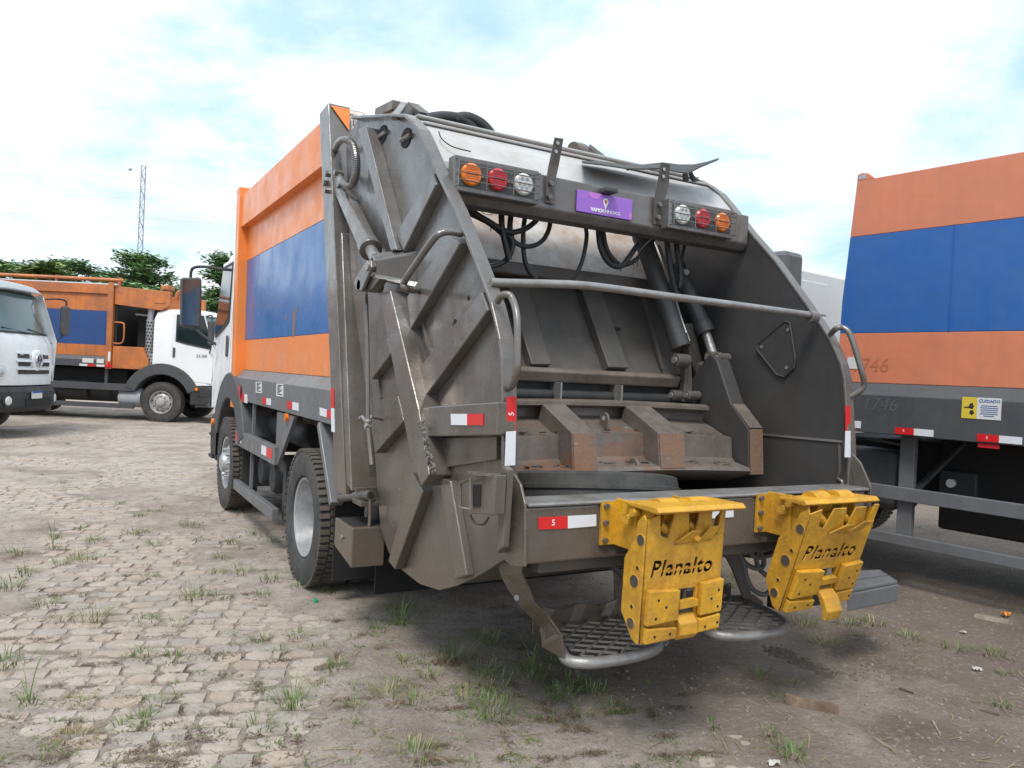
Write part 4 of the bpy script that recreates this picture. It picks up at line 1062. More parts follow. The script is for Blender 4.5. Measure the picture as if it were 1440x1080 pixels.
# bin lifters
def lifter(cx, ytop, tilt, w=.50, h=.56, ztop=1.105, lid_y=2.36):
    h0 = w/2
    base = B(MB().box((cx-h0+.02, 2.50, .90), (cx-h0+.035, BY-.004, 1.10)), 'lifter_bracket', YELLOW, .004)
    MB().box((cx+h0-.09, 2.50, .92), (cx+h0-.075, BY-.004, 1.10)).build('bracket_cheek', YELLOW, base)
    pts = [(cx-h0-.06, BY-.004, .905), (cx-h0-.06, BY-.004, 1.09), (cx-h0+.03, BY-.004, 1.09), (cx-h0+.03, BY-.004, .905)]
    MB().prism(pts, (0, -.010, 0)).build('bracket_flange', YELLOW, base)
    for z in (.925, 1.0, 1.07):
        MB().cyl((cx-h0-.038, BY-.012, z), (cx-h0-.038, BY-.030, z), .013, 6).build('bolt', GREY, base)
    for y, z, r in ((2.53, 1.03, .024), (2.49, 1.065, .018)):
        MB().cyl((cx-h0+.02, y, z), (cx-h0-.012, y, z), r, 6).build('bolt', YELLOW, base)
    side = [(BY-.02, 1.09), (2.52, 1.10), (2.42, 1.09), (2.40, 1.0), (2.46, .93), (BY-.02, .90)]
    MB().prism([(cx-h0+.036, y, z) for y, z in side], (.012, 0, 0)).build('bracket_cheek', YELLOW, base)
    MB().prism([(cx+h0-.11, y, z) for y, z in side], (.012, 0, 0)).build('bracket_cheek', YELLOW, base)
    for dx in (-.04, .13):
        MB().lathe([(.055, -.05), (.055, .05)], (cx+dx, 2.50, 1.062), (1, 0, 0), 20).build('bracket_drum', YELLOW, base)
        MB().lathe([(.001, -.05), (.055, -.05)], (cx+dx, 2.50, 1.062), (1, 0, 0), 20).build('bracket_drum', YELLOW, base)
    # lid
    lid = MB().prism([(cx-h0-.005, 2.55, ztop+.0), (cx-h0-.01, lid_y-.02, ztop+.006), (cx-h0-.01, lid_y-.04, ztop-.012), (cx-h0-.01, lid_y-.025, ztop-.022), (cx-h0-.005, 2.55, ztop-.014)], (w+.05, 0, 0)).build('lifter_lid', YELLOW, base, .005)
    w0, w = w, .5
    # tilting comb: local frame u right, v down, n towards the rear
    o = Vector((cx-h0, ytop, ztop-.035)); U = Vector((w0/.5, 0, 0)); V = Vector((0, math.sin(tilt), -math.cos(tilt))); Nn = Vector((0, -math.cos(tilt), -math.sin(tilt)))
    T = lambda u, v, n=0.: o+U*u+V*v+Nn*n
    out_ = [(0, .02), (.075, .0), (.085, .085), (.13, .10), (.165, .0), (.255, 0.), (.265, .085), (.30, .10), (.325, .0), (.405, .0), (.42, .09), (.45, .10), (.47, -.01), (w, -.01), (w-.005, h*.6), (w-.012, h-.03), (.33, h-.015), (.33, h*.60), (.22, h*.60), (.22, h-.015), (.012, h)]
    plate = MB().prism([T(u, v) for u, v in out_], Nn*-.009)
    me = plate.mesh('comb_plate')
    me.materials.append(YELLOW)
    po = bpy.data.objects.new('comb_plate', me); COL.objects.link(po)
    tm = text_mesh('Planalto', .094*w0/.43, .03, .2, 1.12, .0032)
    ez = Nn; ey = -V
    c_ = T(w*.47, h*.43)
    Un = U.normalized()
    tm.transform(Matrix(((Un.x, ey.x, ez.x, c_.x), (Un.y, ey.y, ez.y, c_.y), (Un.z, ey.z, ez.z, c_.z), (0, 0, 0, 1))))
    to = bpy.data.objects.new('cutter', tm); COL.objects.link(to)
    wm = to.modifiers.new('w', 'WELD'); wm.merge_threshold = .0001
    bo = po.modifiers.new('cut', 'BOOLEAN'); bo.object = to; bo.operation = 'DIFFERENCE'; bo.solver = 'EXACT'; bo.use_self = True
    dg = bpy.context.evaluated_depsgraph_get()
    nm = bpy.data.meshes.new_from_object(po.evaluated_get(dg))
    ok = len(nm.vertices) > len(me.vertices)+60
    bpy.data.objects.remove(po); bpy.data.objects.remove(to)
    comb = link(nm if ok else plate.mesh('comb_plate'), 'comb_plate', YELLOW, truck)
    # stencil bridges across the letters, then a dark box behind the plate
    MB().prism([T(.03, .14, -.035), T(w-.03, .14, -.035), T(w-.03, h*.56, -.035), T(.03, h*.56, -.035)], Nn*-.01).build('back_plate', DARK, comb)
    m = MB()
    for v in (h*.43,): m.bar(T(.12, v+.012, -.007), T(w-.10, v+.002, -.007), .006, .012, tuple(Nn))
    m.build('stencil_bridge', YELLOW, comb)
    # cheeks
    for u, nm_ in ((0, -.012), (w-.012, .001)):
        dpt = .12
        pr = [(.0, -.014), (.035, -.05), (.10, -dpt*.5), (.20, -dpt), (h*.80, -dpt), (h-.01, -.04), (h, -.002), (.02, .0)]
        ch_ = MB().prism([T(u+nm_, v, n) for v, n in pr], U*.011).build('lifter_cheek', YELLOW, comb, .003)
        for v, n, r in ((.105, -.022, .022), (.22, -.03, .008), (h*.53, -.045, .026), (h*.73, -.05, .008), (h*.86, -.05, .022)):
            c0 = T(u+nm_, v, n)
            s_ = -1 if u == 0 else 1
            c0 = c0+U*(0 if u == 0 else .0125)
            MB().lathe([(r+.004, 0), (r+.003, .002), (r, .0022)], c0, (s_, 0, 0), 16).build('pivot_rim', YELLOW, ch_)
            MB().disc(c0, (s_, 0, 0), r, .0012, 16).build('pivot_hole', GRIME if r > .02 else DARK, ch_)
    # pads
    def pad(u0, u1, v0, v1, nm_='buffer_pad', hs=()):
        p = MB().prism([T(u0+.006, v0, .002), T(u1, v0+.01 if u0 < .2 else v0-.012, .002), T(u1-.004, v1-.008, .002), T(u0, v1, .002)], Nn*.028).build(nm_, YELLOW, comb, .005)
        for (u, v) in hs: MB().disc(T(u, v, .0302), Nn, .006, .001, 8).build('pad_hole', DARK, p)
    pad(.01, .205, h*.57, h*.845, hs=((.07, h*.65), (.12, h*.71), (.06, h*.79)))
    pad(.345, w-.012, h*.56, h*.82, hs=((.455, h*.625), (.41, h*.69), (.455, h*.76)))
    pad(.008, .20, h*.865, h*.985, hs=((.06, h*.93), (.155, h*.925)))
    pad(.335, w-.02, h*.845, h*.955, hs=((.38, h*.91), (.46, h*.89)))
    for i, v in enumerate((h*.725,)): MB().bar(T(.215, v, .004), T(.335, v-.006, .004), .03, .03, tuple(Nn)).build('latch_bar', YELLOW, comb)
    hook = [(h*.80, .0), (h*.86, .03), (h*.95, .035), (h*1.0, .01), (h*1.0, -.02), (h*.80, -.03)]
    if tilt > .1: hook = [(h*.80, .02), (h*.84, .06), (h*.93, .10), (h*1.02, .10), (h*1.02, .085), (h*.95, .07), (h*.86, .03), (h*.80, -.03)]
    MB().prism([T(.215, v, n) for v, n in hook], U*.115).build('latch_hook', YELLOW, comb, .004)
    m = MB().cyl(T(.21, h*.80, -.03), T(.34, h*.80, -.03), .022, 12)
    m.cyl(T(.24, h*.62, -.03), T(.24, h*.82, -.03), .012, 8).cyl(T(.29, h*.62, -.03), T(.29, h*.82, -.03), .012, 8).build('latch_pin', GREYD, comb)
    # V shaped catch
    for q in (((.25, .065, .03), (.31, .065, .03), (.30, .115, .004), (.17, .118, .004)), ((.37, .055, .03), (.445, .052, .03), (.405, .112, .004), (.33, .112, .004))):
        MB().prism([T(*p) for p in q], Vector((0, 0, -.009))).build('catch_plate', YELLOW, comb)
    MB().lathe([(.001, -.004), (.016, -.004), (.018, .01), (.012, .02), (.001, .022)], T(.30, .105, .006), Nn, 10).build('catch_pin', YELLOW, comb, smooth=True)
    for u in (.10, .275):
        MB().cyl(T(u, .05, -.03), T(u+.045, .075, -.03), .02, 10).build('comb_roller', YELLOW, comb)
    return comb
xl = A(912, 716, 1, 2.40).x; xr_ = A(1021, 714, 1, 2.40).x
lifter((xl+xr_)/2, 2.40, .03, xr_-xl, .525)
xl = A(1140, 730, 1, 2.37).x; xr_ = A(1232, 724, 1, 2.37).x
lifter((xl+xr_)/2+.0, 2.36, .30, .475, .53, 1.09, 2.42)
# ---- tailgate front frame, lift cylinder, body
# body rear post leaning forward at the top
def leanbox(x0, x1, pts, name, mat, par=None, bev=.006):
    return B(MB().prism([(x0, y, z) for y, z in pts], (x1-x0, 0, 0)), name, mat, bev, par)
pb, pt = A(471, 691, 0, 1.50), A(449, 160, 0, 1.50)
post = leanbox(1.50, 1.66, [(pb.y, pb.z), (pb.y-.22, pb.z), (pt.y-.22, pt.z+.02), (pt.y, pt.z)], 'rear_post', GREY)
leanbox(3.66, 3.82, [(pb.y, pb.z), (pb.y-.17, pb.z), (pt.y-.17, pt.z+.02), (pt.y, pt.z)], 'rear_post', GREY)
yp = pt.y-.232
B(MB().prism([(1.515, yp, pt.z+.0), (1.655, yp, pt.z+.0), (1.64, yp-.055, pt.z-.17)], (0, -.008, 0)), 'corner_gusset', ORANGE, .002, post)
B(MB().box((1.66, pt.y-.16, pt.z-.28), (3.66, pt.y-.02, pt.z)), 'rear_header', GREY, .008)
# tailgate front frame strip
sb, s_t = A(516, 690, 1, 4.52), A(491, 329, 1, 5.16)
x0b, x1b = A(494, 688, 1, 4.52).x, A(539, 690, 1, 4.52).x
x0t, x1t = A(480, 328, 1, 5.16).x, A(504, 330, 1, 5.16).x
q = [(x0b, 4.52, sb.z), (x1b, 4.52, sb.z), (x1t, 5.16, s_t.z), (x0t, 5.16, s_t.z)]
strip = B(MB().prism(q, (0, .10, .03)), 'tailgate_frame', GREY, .006)
m = MB()
for i in range(34):
    t = (i+.5)/34
    p = Vector((x1b-.035, 4.52, sb.z)).lerp(Vector((x1t-.03, 5.16, s_t.z)), t)
    m.disc(p+Vector((0, -.001, 0)), (0, -1, .3), .006, .002, 6)
m.build('rivet', GREYD, strip)
# upper part of the frame above the strip, seen behind the cylinder
q = [A(487, 153, 1, 5.55), A(513, 158, 1, 5.5), A(519, 340, 1, 5.15), A(500, 338, 1, 5.18)]
B(MB().prism(q, (0, .08, .02)), 'tailgate_frame', GREY, .006)
q = [A(496, 160, 1, 5.48), A(502, 162, 1, 5.47), A(530, 345, 1, 5.0), A(522, 345, 1, 5.02)]
B(MB().prism(q, (0, .02, .0)), 'frame_web', GREY, .004)
# lift cylinder on the outside
p0, p1 = A(480, 262, 0, 1.585), A(521, 351, 0, 1.50)
lc, ld = hyd(p0, p1, .062, 'lift_cylinder', GREY, rod=A(530, 366, 0, 1.49), rr=.036)
B(MB().cyl(p0-ld*.02, p0+ld*.05, .066, 20), 'cylinder_cap', GREY, .004, lc, True)
m = MB()
for x, y in ((463, 245), (476, 243), (462, 268), (460, 258)): 
    c = A(x, y, 0, 1.50); m.cyl(c-Vector((.03, 0, 0)), c+Vector((.03, 0, 0)), .022, 8)
m.build('mounting_bolt', GREY, lc)
B(MB().prism([A(x, y, 0, 1.515) for x, y in ((463, 243), (478, 241), (476, 262), (462, 272))], (.03, 0, 0)), 'cylinder_mount', GREY, .004, lc)
pxtube([(471, 214, 5.45), (474, 204, 5.2), (480, 197, 5.05), (489, 197, 4.95), (497, 206, 4.9), (501, 224, 4.85), (501, 243, 4.85), (496, 258, 4.9), (489, 262, 4.95), (482, 257, 5.0), (478, 249, 5.1)], 1, 5.3, .022, 'armoured_hose', GREY, 6, None, 10)
m = MB()      # hose wrap rings
P = smoothpath([A(*p) for p in ((491, 198, 1, 4.94), (497, 206, 1, 4.9), (501, 224, 1, 4.85), (501, 243, 1, 4.85), (496, 258, 1, 4.9))], 7)
for a, b in zip(P[:-1], P[1:]):
    d = (b-a)*.25; m.cyl(a-d, a+d, .026, 10)
m.build('hose_wrap', GREY, truck)
# bracket that carries the cylinder
XB = 1.44
tp = [A(519, 354, 0, XB), A(533, 352, 0, XB), A(588, 353, 0, XP), A(560, 372, 0, XP)]
B(MB().prism([A(522, 357, 0, XB), A(527, 366, 0, XB-.03), A(586, 353, 0, XP), A(575, 350, 0, XP)], (0, .0, -.012)), 'bracket_flange', GREY, .003)
bk = B(MB().loft([[A(524, 366, 0, XB), A(530, 366, 0, XB-.03), A(529, 388, 0, XB-.03), A(523, 392, 0, XB)], [A(552, 356, 0, XP), A(588, 356, 0, XP), A(586, 396, 0, XP), A(556, 400, 0, XP)]]), 'cylinder_bracket', GREYD, .004)
B(MB().prism([A(527, 385, 0, XB-.035), A(529, 391, 0, XB-.035), A(590, 405, 0, XP), A(588, 396, 0, XP)], (0, .05, .0)), 'bracket_flange', GREY, .003, bk)
for dx, w in ((0, .02), (.07, .02)):
    q = [A(x, y, 0, XB-.06+dx) for x, y in ((516, 366), (521, 366), (522, 376), (515, 392), (508, 409), (499, 408), (497, 396), (506, 380))]
    B(MB().prism(q, (w, 0, 0)), 'hinge_plate', GREY, .005, bk)
c = A(515, 374, 0, XB-.07); B(MB().cyl(c, c+Vector((.14, 0, 0)), .028, 14), 'hinge_pin', WORN, .003, bk, True)
c = A(504, 401, 0, XB-.06); B(MB().cyl(c, c+Vector((.14, 0, 0)), .034, 14), 'hinge_pin', GREY, .003, bk, True)
B(MB().prism([A(x, y, 0, XB-.03) for x, y in ((521, 388), (534, 392), (525, 404), (517, 410), (513, 404))], (.05, 0, 0)), 'hinge_web', GREYD, .003, bk)
# release rod and clamp
pxtube([(514, 410), (515, 430), (517, 500), (517.5, 560), (518, 600), (523, 654)], 0, 1.45, .013, 'release_rod', GREY, 2, None, 8)
m = MB()
for y in (592, 600): 
    c = A(517.5, y, 0, 1.45); m.lathe([(.02, -.012), (.024, 0), (.02, .012)], c, (0, 0, 1), 10)
m.tube([A(x, y, 0, 1.44) for x, y in ((506, 588), (510, 586), (514, 592), (517, 600))], .010, 6)
m.tube([A(521, 586, 0, 1.46), A(540, 590, 0, 1.58)], .010, 6)
m.build('rod_clamp', WORN, truck)
# lock pin shelf under the strip
B(MB().prism([A(x, y, 1, 4.44) for x, y in ((500, 686), (545, 684), (545, 707), (502, 709))], (0, .02, 0)), 'lock_plate', GREY, .003)
B(MB().box((A(498, 712, 1, 4.42).x, 4.30, .80), (A(544, 709, 1, 4.42).x, 4.46, .83)), 'lock_shelf', GRIME, .004)
c0, c1_ = A(500, 699, 1, 4.5), A(522, 697, 1, 4.30)
B(MB().cyl(c0, c1_, .034, 16).cyl(c0, c0+(c0-c1_)*1.1, .022, 12), 'lock_pin', GRIME, .003, None, True)
MB().disc(A(522, 697, 1, 4.299), (c1_-c0), .022, .001, 12).build('pin_bore', DARK, truck)
pxtube([(520, 702), (520, 730), (517, 762)], 1, 4.3, .010, 'lock_lever', GREY, 3, None, 8)
# box behind the rear wheel
q = [A(496, 743, 1, 4.28), A(542, 741, 1, 4.28), A(541, 796, 1, 4.28), A(496, 799, 1, 4.28)]
zt_, zb2 = q[0].z, q[3].z
xm0, xm1 = q[0].x, q[1].x
bx = B(MB().loft([[(xm0, 4.28, zt_), (xm1, 4.28, zt_), (xm1, 4.28, zb2), (xm0, 4.28, zb2)], [(xm0-.0, 4.62, zt_), (xm1, 4.62, zt_), (xm1, 4.62, zb2+.06), (xm0, 4.62, zb2+.06)]]), 'tool_box', GREY, .006)
MB().box((xm0+.02, 4.33, zt_+.001), (xm1-.01, 4.60, zt_+.003)).build('box_opening', DARK, bx)
MB().disc((xm0-.001, 4.45, (zt_+zb2)/2+.03), (-1, 0, 0), .014, .012, 8).build('bolt', WORN, bx)
# things on top of the tailgate
for pts in ([(600, 168), (612, 165.5), (626, 164.5), (645, 167), (657, 174), (668, 184)], [(638, 169), (648, 165.5), (660, 166), (675, 173), (684, 181), (691, 190)]):
    pxtube(pts, 1, 4.35, .035, 'hydraulic_hose', HOSE, 6, None, 12)
def topgusset(px, dark):
    q = [A(x, y, 1, 4.6) for x, y in px]
    return B(MB().prism(q, (0, .05, 0)), 'roof_gusset', GREY if not dark else GREYD, .006)
topgusset([(545, 164), (560, 149.5), (570, 147), (575, 149), (594, 164), (590, 168)], 0)
B(MB().bar(A(536, 161, 1, 4.9), A(561, 149, 1, 4.6), .09, .06), 'gusset_brace', BLADE, .004)
B(MB().bar(A(568, 147, 1, 4.55), A(555, 166, 0, 1.56), .04, .03), 'gusset_brace', GREY, .004)
B(MB().bar(A(580, 149, 1, 4.7), A(597, 163, 1, 4.5), .08, .04), 'gusset_brace', GREYD, .004)
topgusset([(791, 216), (797, 210), (808, 204), (819, 205), (823, 206), (858, 229), (800, 222)], 1)
B(MB().cyl(A(806, 209, 1, 4.55), A(820, 212, 1, 4.62), .05, 12), 'gusset_pin', BLADE, .004, None, True)
B(MB().bar(A(829, 206, 1, 4.7), A(856, 227, 1, 4.6), .06, .03), 'gusset_brace', GREY, .004)
# loose rubber flap over the roof edge
up = [(818, 226), (846, 227), (880, 231), (905, 231), (932, 228), (955, 231), (975, 231), (995, 227), (1011, 222)]
lo = [(820, 228), (846, 231), (880, 236), (905, 237), (930, 236), (952, 241), (968, 243), (985, 234), (1009, 224)]
g = [[A(*a, 1, 3.86+.02*math.sin(i)), A(*b, 1, 3.62+.02*math.sin(i*1.7))] for i, (a, b) in enumerate(zip(up, lo))]
fl = B(MB().sheet(g, (0, 0, -.008)), 'rubber_flap', RUBBER, 0)
B(MB().prism([A(x, y, 1, 3.75) for x, y in ((963, 240), (967, 240), (969, 254), (963, 253))], (0, .02, 0)), 'flap_stay', HOSE, .001, fl)
B(MB().prism([A(x, y, 1, 3.75) for x, y in ((969, 240), (973, 240), (981, 255), (976, 255))], (0, .02, 0)), 'flap_stay', HOSE, .001, fl)
B(MB().prism([A(x, y, 1, 3.75) for x, y in ((883, 235), (885, 235), (886, 239), (884, 239))], (0, .02, 0)), 'flap_stay', HOSE, .001, fl)

# ---- body
BX = 1.60
def bq(q, x, name, mat, th=.03, bev=.003, par=None):
    return B(MB().prism([A(px, py, 0, x) for px, py in q], (th, 0, 0)), name, mat, bev, par)
fr_, rr_ = 8.60, 5.25
zB = dict(a=1.215, b=1.53, c=1.845, d=2.705, e=3.06, t=3.40)
def yr_at(z): return pb.y+(z-pb.z)*(pt.y-pb.y)/(pt.z-pb.z)-.02
def yf_at(z): return 8.62+.16*(z-1.2)/2.2
def bodyband(z0, z1, x, name, mat, th=.03):
    return B(MB().prism([(x, yr_at(z0), z0), (x, yr_at(z1), z1), (x, yf_at(z1), z1), (x, yf_at(z0), z0)], (th, 0, 0)), name, mat, .002)
for side in (0, 1):
    X = lambda x: x if not side else 2*CX-x
    s_ = 1 if not side else -1
    bodyband(zB['b'], zB['c']-.0015, X(BX), 'lower_orange_panel', ORANGE, s_*.03)
    bodyband(zB['c']+.0015, zB['d']-.0015, X(BX), 'blue_panel', BLUE, s_*.03)
    bodyband(zB['d']+.0015, zB['e']+.05, X(BX), 'upper_orange_panel', ORANGE, s_*.03)
    bodyband(zB['e'], zB['t'], X(BX-.075), 'top_rail', ORANGE, s_*.104)
    ys0, ys1 = yr_at(zB['a'])-.0, yf_at(zB['a'])
    sk = [(X(BX), zB['b']-.002), (X(BX-.085), zB['b']-.085), (X(BX-.085), zB['a']), (X(BX+.03), zB['a']), (X(BX+.03), zB['b']-.002)]
    B(MB().prism([(x, yr_at(zB['a'])+.02, z) for x, z in sk], (0, ys1-yr_at(zB['a'])-.02, 0)), 'skirt', SKIRT, .006)
    yp0, yp1 = yf_at(1.15), yf_at(3.5)
    B(MB().prism([(X(1.50), yp0, 1.12), (X(1.50), yp1, 3.50), (X(1.50), yp1+.18, 3.50), (X(1.50), yp0+.18, 1.12)], (s_*.14, 0, 0)), 'front_post', ORANGE, .006)
B(MB().prism([(1.64, yr_at(z), z) if k else (1.64, yf_at(z), z) for z, k in ((1.25, 1), (3.38, 1), (3.38, 0), (1.25, 0))], (2*(CX-1.64), 0, 0)), 'body_core', ORANGE, 0)
B(MB().box((1.64, yf_at(3.4)-.02, 3.2), (3.68, yf_at(3.4)+.16, 3.48)), 'front_header', ORANGE, .01)
XS = BX-.0865
def stick(q, mat, name='reflective_tape', x=XS, label=None):
    return tape([A(px, py, 0, x) for px, py in q], (-1, 0, 0), mat, truck, name, label)
stick([(340, 553), (344, 554), (344, 566), (340, 565)], RED); stick([(344, 554), (348, 555), (348, 567), (344, 566)], WTAPE)
stick([(369, 559), (375, 560), (375, 569), (369, 568)], RED); stick([(375, 560), (381, 560.5), (381, 570), (375, 569)], WTAPE)
stick([(404, 564), (411.5, 565), (411.5, 576), (404, 574)], RED); stick([(411.5, 565), (420, 567), (420, 578), (411.5, 576)], WTAPE)
stick([(450, 573), (460, 576), (460, 587), (450, 584)], WTAPE); stick([(460, 576), (467, 577), (467, 589), (460, 587)], RED)
for q in ([(360, 537), (368, 537), (368, 553), (360, 552)], [(389, 539.5), (398.5, 540), (398.5, 558), (389, 557)]):
    s = stick(q, STICK, 'data_sticker')
    P = [A(px, py, 0, XS-.0035) for px, py in q]; m = MB()
    for i in range(7):
        t = .12+i*.12
        m.bar(P[0].lerp(P[3], t).lerp(P[1].lerp(P[2], t), .12), P[0].lerp(P[3], t).lerp(P[1].lerp(P[2], t), .85-.2*(i % 3)), .008, .001, (1, 0, 0))
    m.build('small_print', INK, s)
XPo = 1.499
tape([A(px, py, 0, XPo) for px, py in ((465.5, 545), (470, 547), (470, 574), (466, 574))], (-1, 0, 0), RED, truck)
tape([A(px, py, 0, XPo) for px, py in ((466, 574), (470, 574), (471, 608), (466.5, 607))], (-1, 0, 0), WTAPE, truck)
tape([A(px, py, 0, XPo) for px, py in ((334.5, 542), (338, 542), (338, 567), (334.5, 567))], (-1, 0, 0), LRED, truck)
MB().box((1.505, 8.52, 1.12), (1.53, 8.60, 1.20)).build('side_marker', LORANGE, truck)
# rust scab on the blue panel
for q in ([(412, 436), (415, 433), (416, 448), (414, 474), (411, 474), (412, 455)], [(402, 444), (404, 446), (403, 450), (401, 448)], [(417, 432), (420, 432), (419, 438)]):
    MB().prism([A(x, y, 0, BX-.0005) for x, y in q], (-.0015, 0, 0)).build('rust_scab', RUSTY, truck)

# ---- chassis and left side equipment
CUR = Matrix.Translation((CX, 0, 0))
YW, YA = 8.9, 5.62
def main_wheel(x, y, kind, sx, r=.5): return wheel(truck, (x, y, r), (sx, 0, 0), kind, r)
cab(truck, YW, 1.14, model=None, back=.02)
chassis(truck, YW, [YA], 3.95, .42, None, .5, 1.18)
CUR = None
m = MB()
# side guard rails
def rail(q, y0=None):
    P = [A(px, py, 0, 1.52) for px, py in q]
    return P
for zz, h in ((.83, .155), (.335, .10)):
    a_, b_ = (8.42, 6.62)
    g_ = B(MB().box((1.50, b_, zz-h/2), (1.56, a_, zz+h/2)), 'guard_rail', SKIRT, .006)
    if zz > .5:
        for qq, mt in (((8.38, 8.22), RED), ((8.22, 8.08), WTAPE), ((7.12, 6.92), WTAPE), ((6.92, 6.70), RED)):
            MB().box((1.497, qq[1], zz-.035), (1.4995, qq[0], zz+.045)).build('reflective_tape', mt, g_)
    m2 = MB().box((3.76, b_, zz-h/2), (3.82, a_, zz+h/2)).build('guard_rail', SKIRT, truck, .006)
B(MB().box((1.53, 7.72, .33), (1.56, 7.75, 1.215)), 'guard_post', SKIRT, .003)
B(MB().prism([(1.53, 6.62, .76), (1.53, 6.72, .76), (1.53, 6.72, 1.2), (1.53, 6.12, 1.2)], (.03, 0, 0)), 'guard_bracket', SKIRT, .004)
B(MB().box((1.60, 6.60, .28), (1.66, 6.70, .80)), 'guard_post', BLACK, .004)
MB().disc(A(405, 587, 0, 1.529), (-1, 0, 0), .032, .025).build('side_marker', LORANGE, truck)
# wheel arch frame bar before the post
B(MB().bar((1.545, 5.36, 1.20), (1.545, 4.98, .70), .05, .09, (1, 0, 0)), 'arch_bar', SKIRT, .006)
B(MB().box((1.72, 5.0, 1.12), (3.6, 6.6, 1.18)), 'mudguard', BLACK, .01)
B(MB().box((1.555, 5.04, .17), (2.30, 5.06, 1.0)), 'dark_flap', DARK, .004)
g = [[(1.52+.36*j, YW+.62*math.cos(R(a))*1.0, .5+.60*math.sin(R(a))) for j in (0, 1)] for a in range(150, 215, 8)]
B(MB().sheet([[(1.56, YW-.58, z), (1.92, YW-.58, z)] for z in (.32, .6, .9, 1.1)], (0, -.02, 0)), 'dark_flap', BLACK, .004)
for y, r in ((7.6, .15), (7.1, .15)):
    B(MB().lathe([(.001, -.2), (r*.8, -.2), (r, -.16), (r, .16), (r*.8, .2), (.001, .2)], (1.80, y, .58), (1, 0, 0), 24), 'air_tank', BLACK, 0, None, True)
B(MB().lathe([(.001, -.9), (.10, -.9), (.13, -.85), (.13, .55), (.09, .62), (.06, .9)], (1.86, 7.5, .99), (0, 1, 0), 24), 'silencer', BLACK, 0, None, True)
B(MB().box((1.85, 7.3, .95), (2.2, 8.3, 1.2)), 'battery_box', BLACK, .02)
B(MB().box((2.0, 3.4, .62), (3.4, 4.3, .70)), 'underrun_bar', BLACK, .01)
B(MB().box((1.70, 3.9, .95), (3.64, 4.5, 1.15)), 'tail_subframe', BLACK, .01)

# loose tyre thrown into the hopper
t = thing('tyre', (2.42, 3.18, .75), 'worn black tyre lying inside the open hopper behind the sill', 'tyre', 0, None, True)
ax = Vector((.06, .16, 1)).normalized(); c = Vector((2.36, 3.33, .955))
tb = tyre_mb(MB(), c, ax, .50, .29).build('casing', RUBBER, t, smooth=True)
m = MB()
for h in (-.07, 0, .07): m.lathe([(.4905, h-.012), (.4985, h-.009), (.4985, h+.009), (.4905, h+.012)], c, ax, 44)
m.build('tread', RUBBER, tb, smooth=True)
# ------------------------------------------------------------------ striped truck on the right
ra = R(8)
rt = thing('garbage_truck', (6.0, 3.0, 0), 'garbage truck with faded orange and blue side parked at the right edge', 'garbage truck', ra, 'striped garbage trucks')
HW = 1.16
CUR = Matrix.Translation((HW, 0, 0))
ZR = (1.27, 1.685, 2.105, 2.935, 3.415)
striped_body(rt, -2.6, 1.375, ZR, HW, ORANGEF, BLUEF, SKIRTD, far_edge=lambda z: 1.485 if z < 2.3 else 1.485-.085*(z-2.3)/1.1, posts=False, rail=False, core=LGREY)  # core made light grey to bounce light onto the cab wall
CUR = None
m = MB()
S = lambda y, z, x=0.: (x, y, z)
lg = MB().prism([S(1.40, 3.41, -.001), S(1.40, 3.47, -.001), S(1.36, 3.48, -.001), S(1.31, 3.47, -.001), S(1.24, 3.41, -.001)], (.04, 0, 0)).build('lifting_eye', ORANGEF, rt, .006)
MB().box((-.003, 1.32, 3.425), (.042, 1.385, 3.46)).build('eye_hole', LGREY, lg)
MB().bar(S(.585, 2.11, -.001), S(.585, 2.93, -.001), .006, .012, (1, 0, 0)).build('weld_seam', BLUEF, rt)
# numbers left on the paint
lettering('1746', .165, GHOST, rt, (-.0015, 1.205, 1.83), (0, -1, 0), (0, 0, 1), .12)
lettering('1746', .15, GHOSTG, rt, (-.0765, 1.065, 1.505), (0, -1, 0), (0, 0, 1), .15)
def lt(y0, y1, z0, z1, mat, x=-.0765, name='reflective_tape', par=None):
    return MB().box((x-.003, y0, z0), (x, y1, z1)).build(name, mat, par or rt)
lt(1.21, 1.36, 1.30, 1.36, WTAPE)
for a in (.775, .165):
    r_ = lt(a, a+.148, 1.282, 1.335, RED); lt(a-.15, a-.001, 1.282, 1.335, WTAPE)
    lettering('5', .03, WPRINT, r_, (-.0802, a+.08, 1.31), (0, -1, 0), (0, 0, 1))
lt(.165, .31, 1.235, 1.266, LRED, -.06, 'side_marker')
lt(1.29, 1.42, 1.47, 1.56, STICKY, name='yellow_sticker')
lt(1.30, 1.40, 1.80, 1.90, STICK, x=-.001, name='data_sticker')
# warning sticker
ys, zs_ = .325, 1.445
w1 = MB().box((-.0785, ys, zs_), (-.0765, ys+.105, zs_+.16)).build('warning_sticker', STICKY, rt)
w2 = MB().box((-.0785, ys-.165, zs_), (-.0765, ys-.001, zs_+.16)).build('warning_sticker', STICK, rt)
X_ = -.0795
def blob(pts, mat, par, nm): return MB().prism([(X_, y, z) for y, z in pts], (.0008, 0, 0)).build(nm, mat, par)
blob([(ys+.09, zs_+.085), (ys+.055, zs_+.09), (ys+.05, zs_+.11), (ys+.03, zs_+.12), (ys+.02, zs_+.09), (ys+.03, zs_+.07), (ys+.055, zs_+.078), (ys+.09, zs_+.078)], INK, w1, 'pictogram')
blob([(ys+.045, zs_+.06), (ys+.025, zs_+.065), (ys+.015, zs_+.04), (ys+.035, zs_+.025), (ys+.05, zs_+.04)], INK, w1, 'pictogram')
lettering('CUIDADO', .031, INKB, w2, (X_, ys-.085, zs_+.135), (0, -1, 0), (0, 0, 1), 0, 1, .0004)
m = MB()
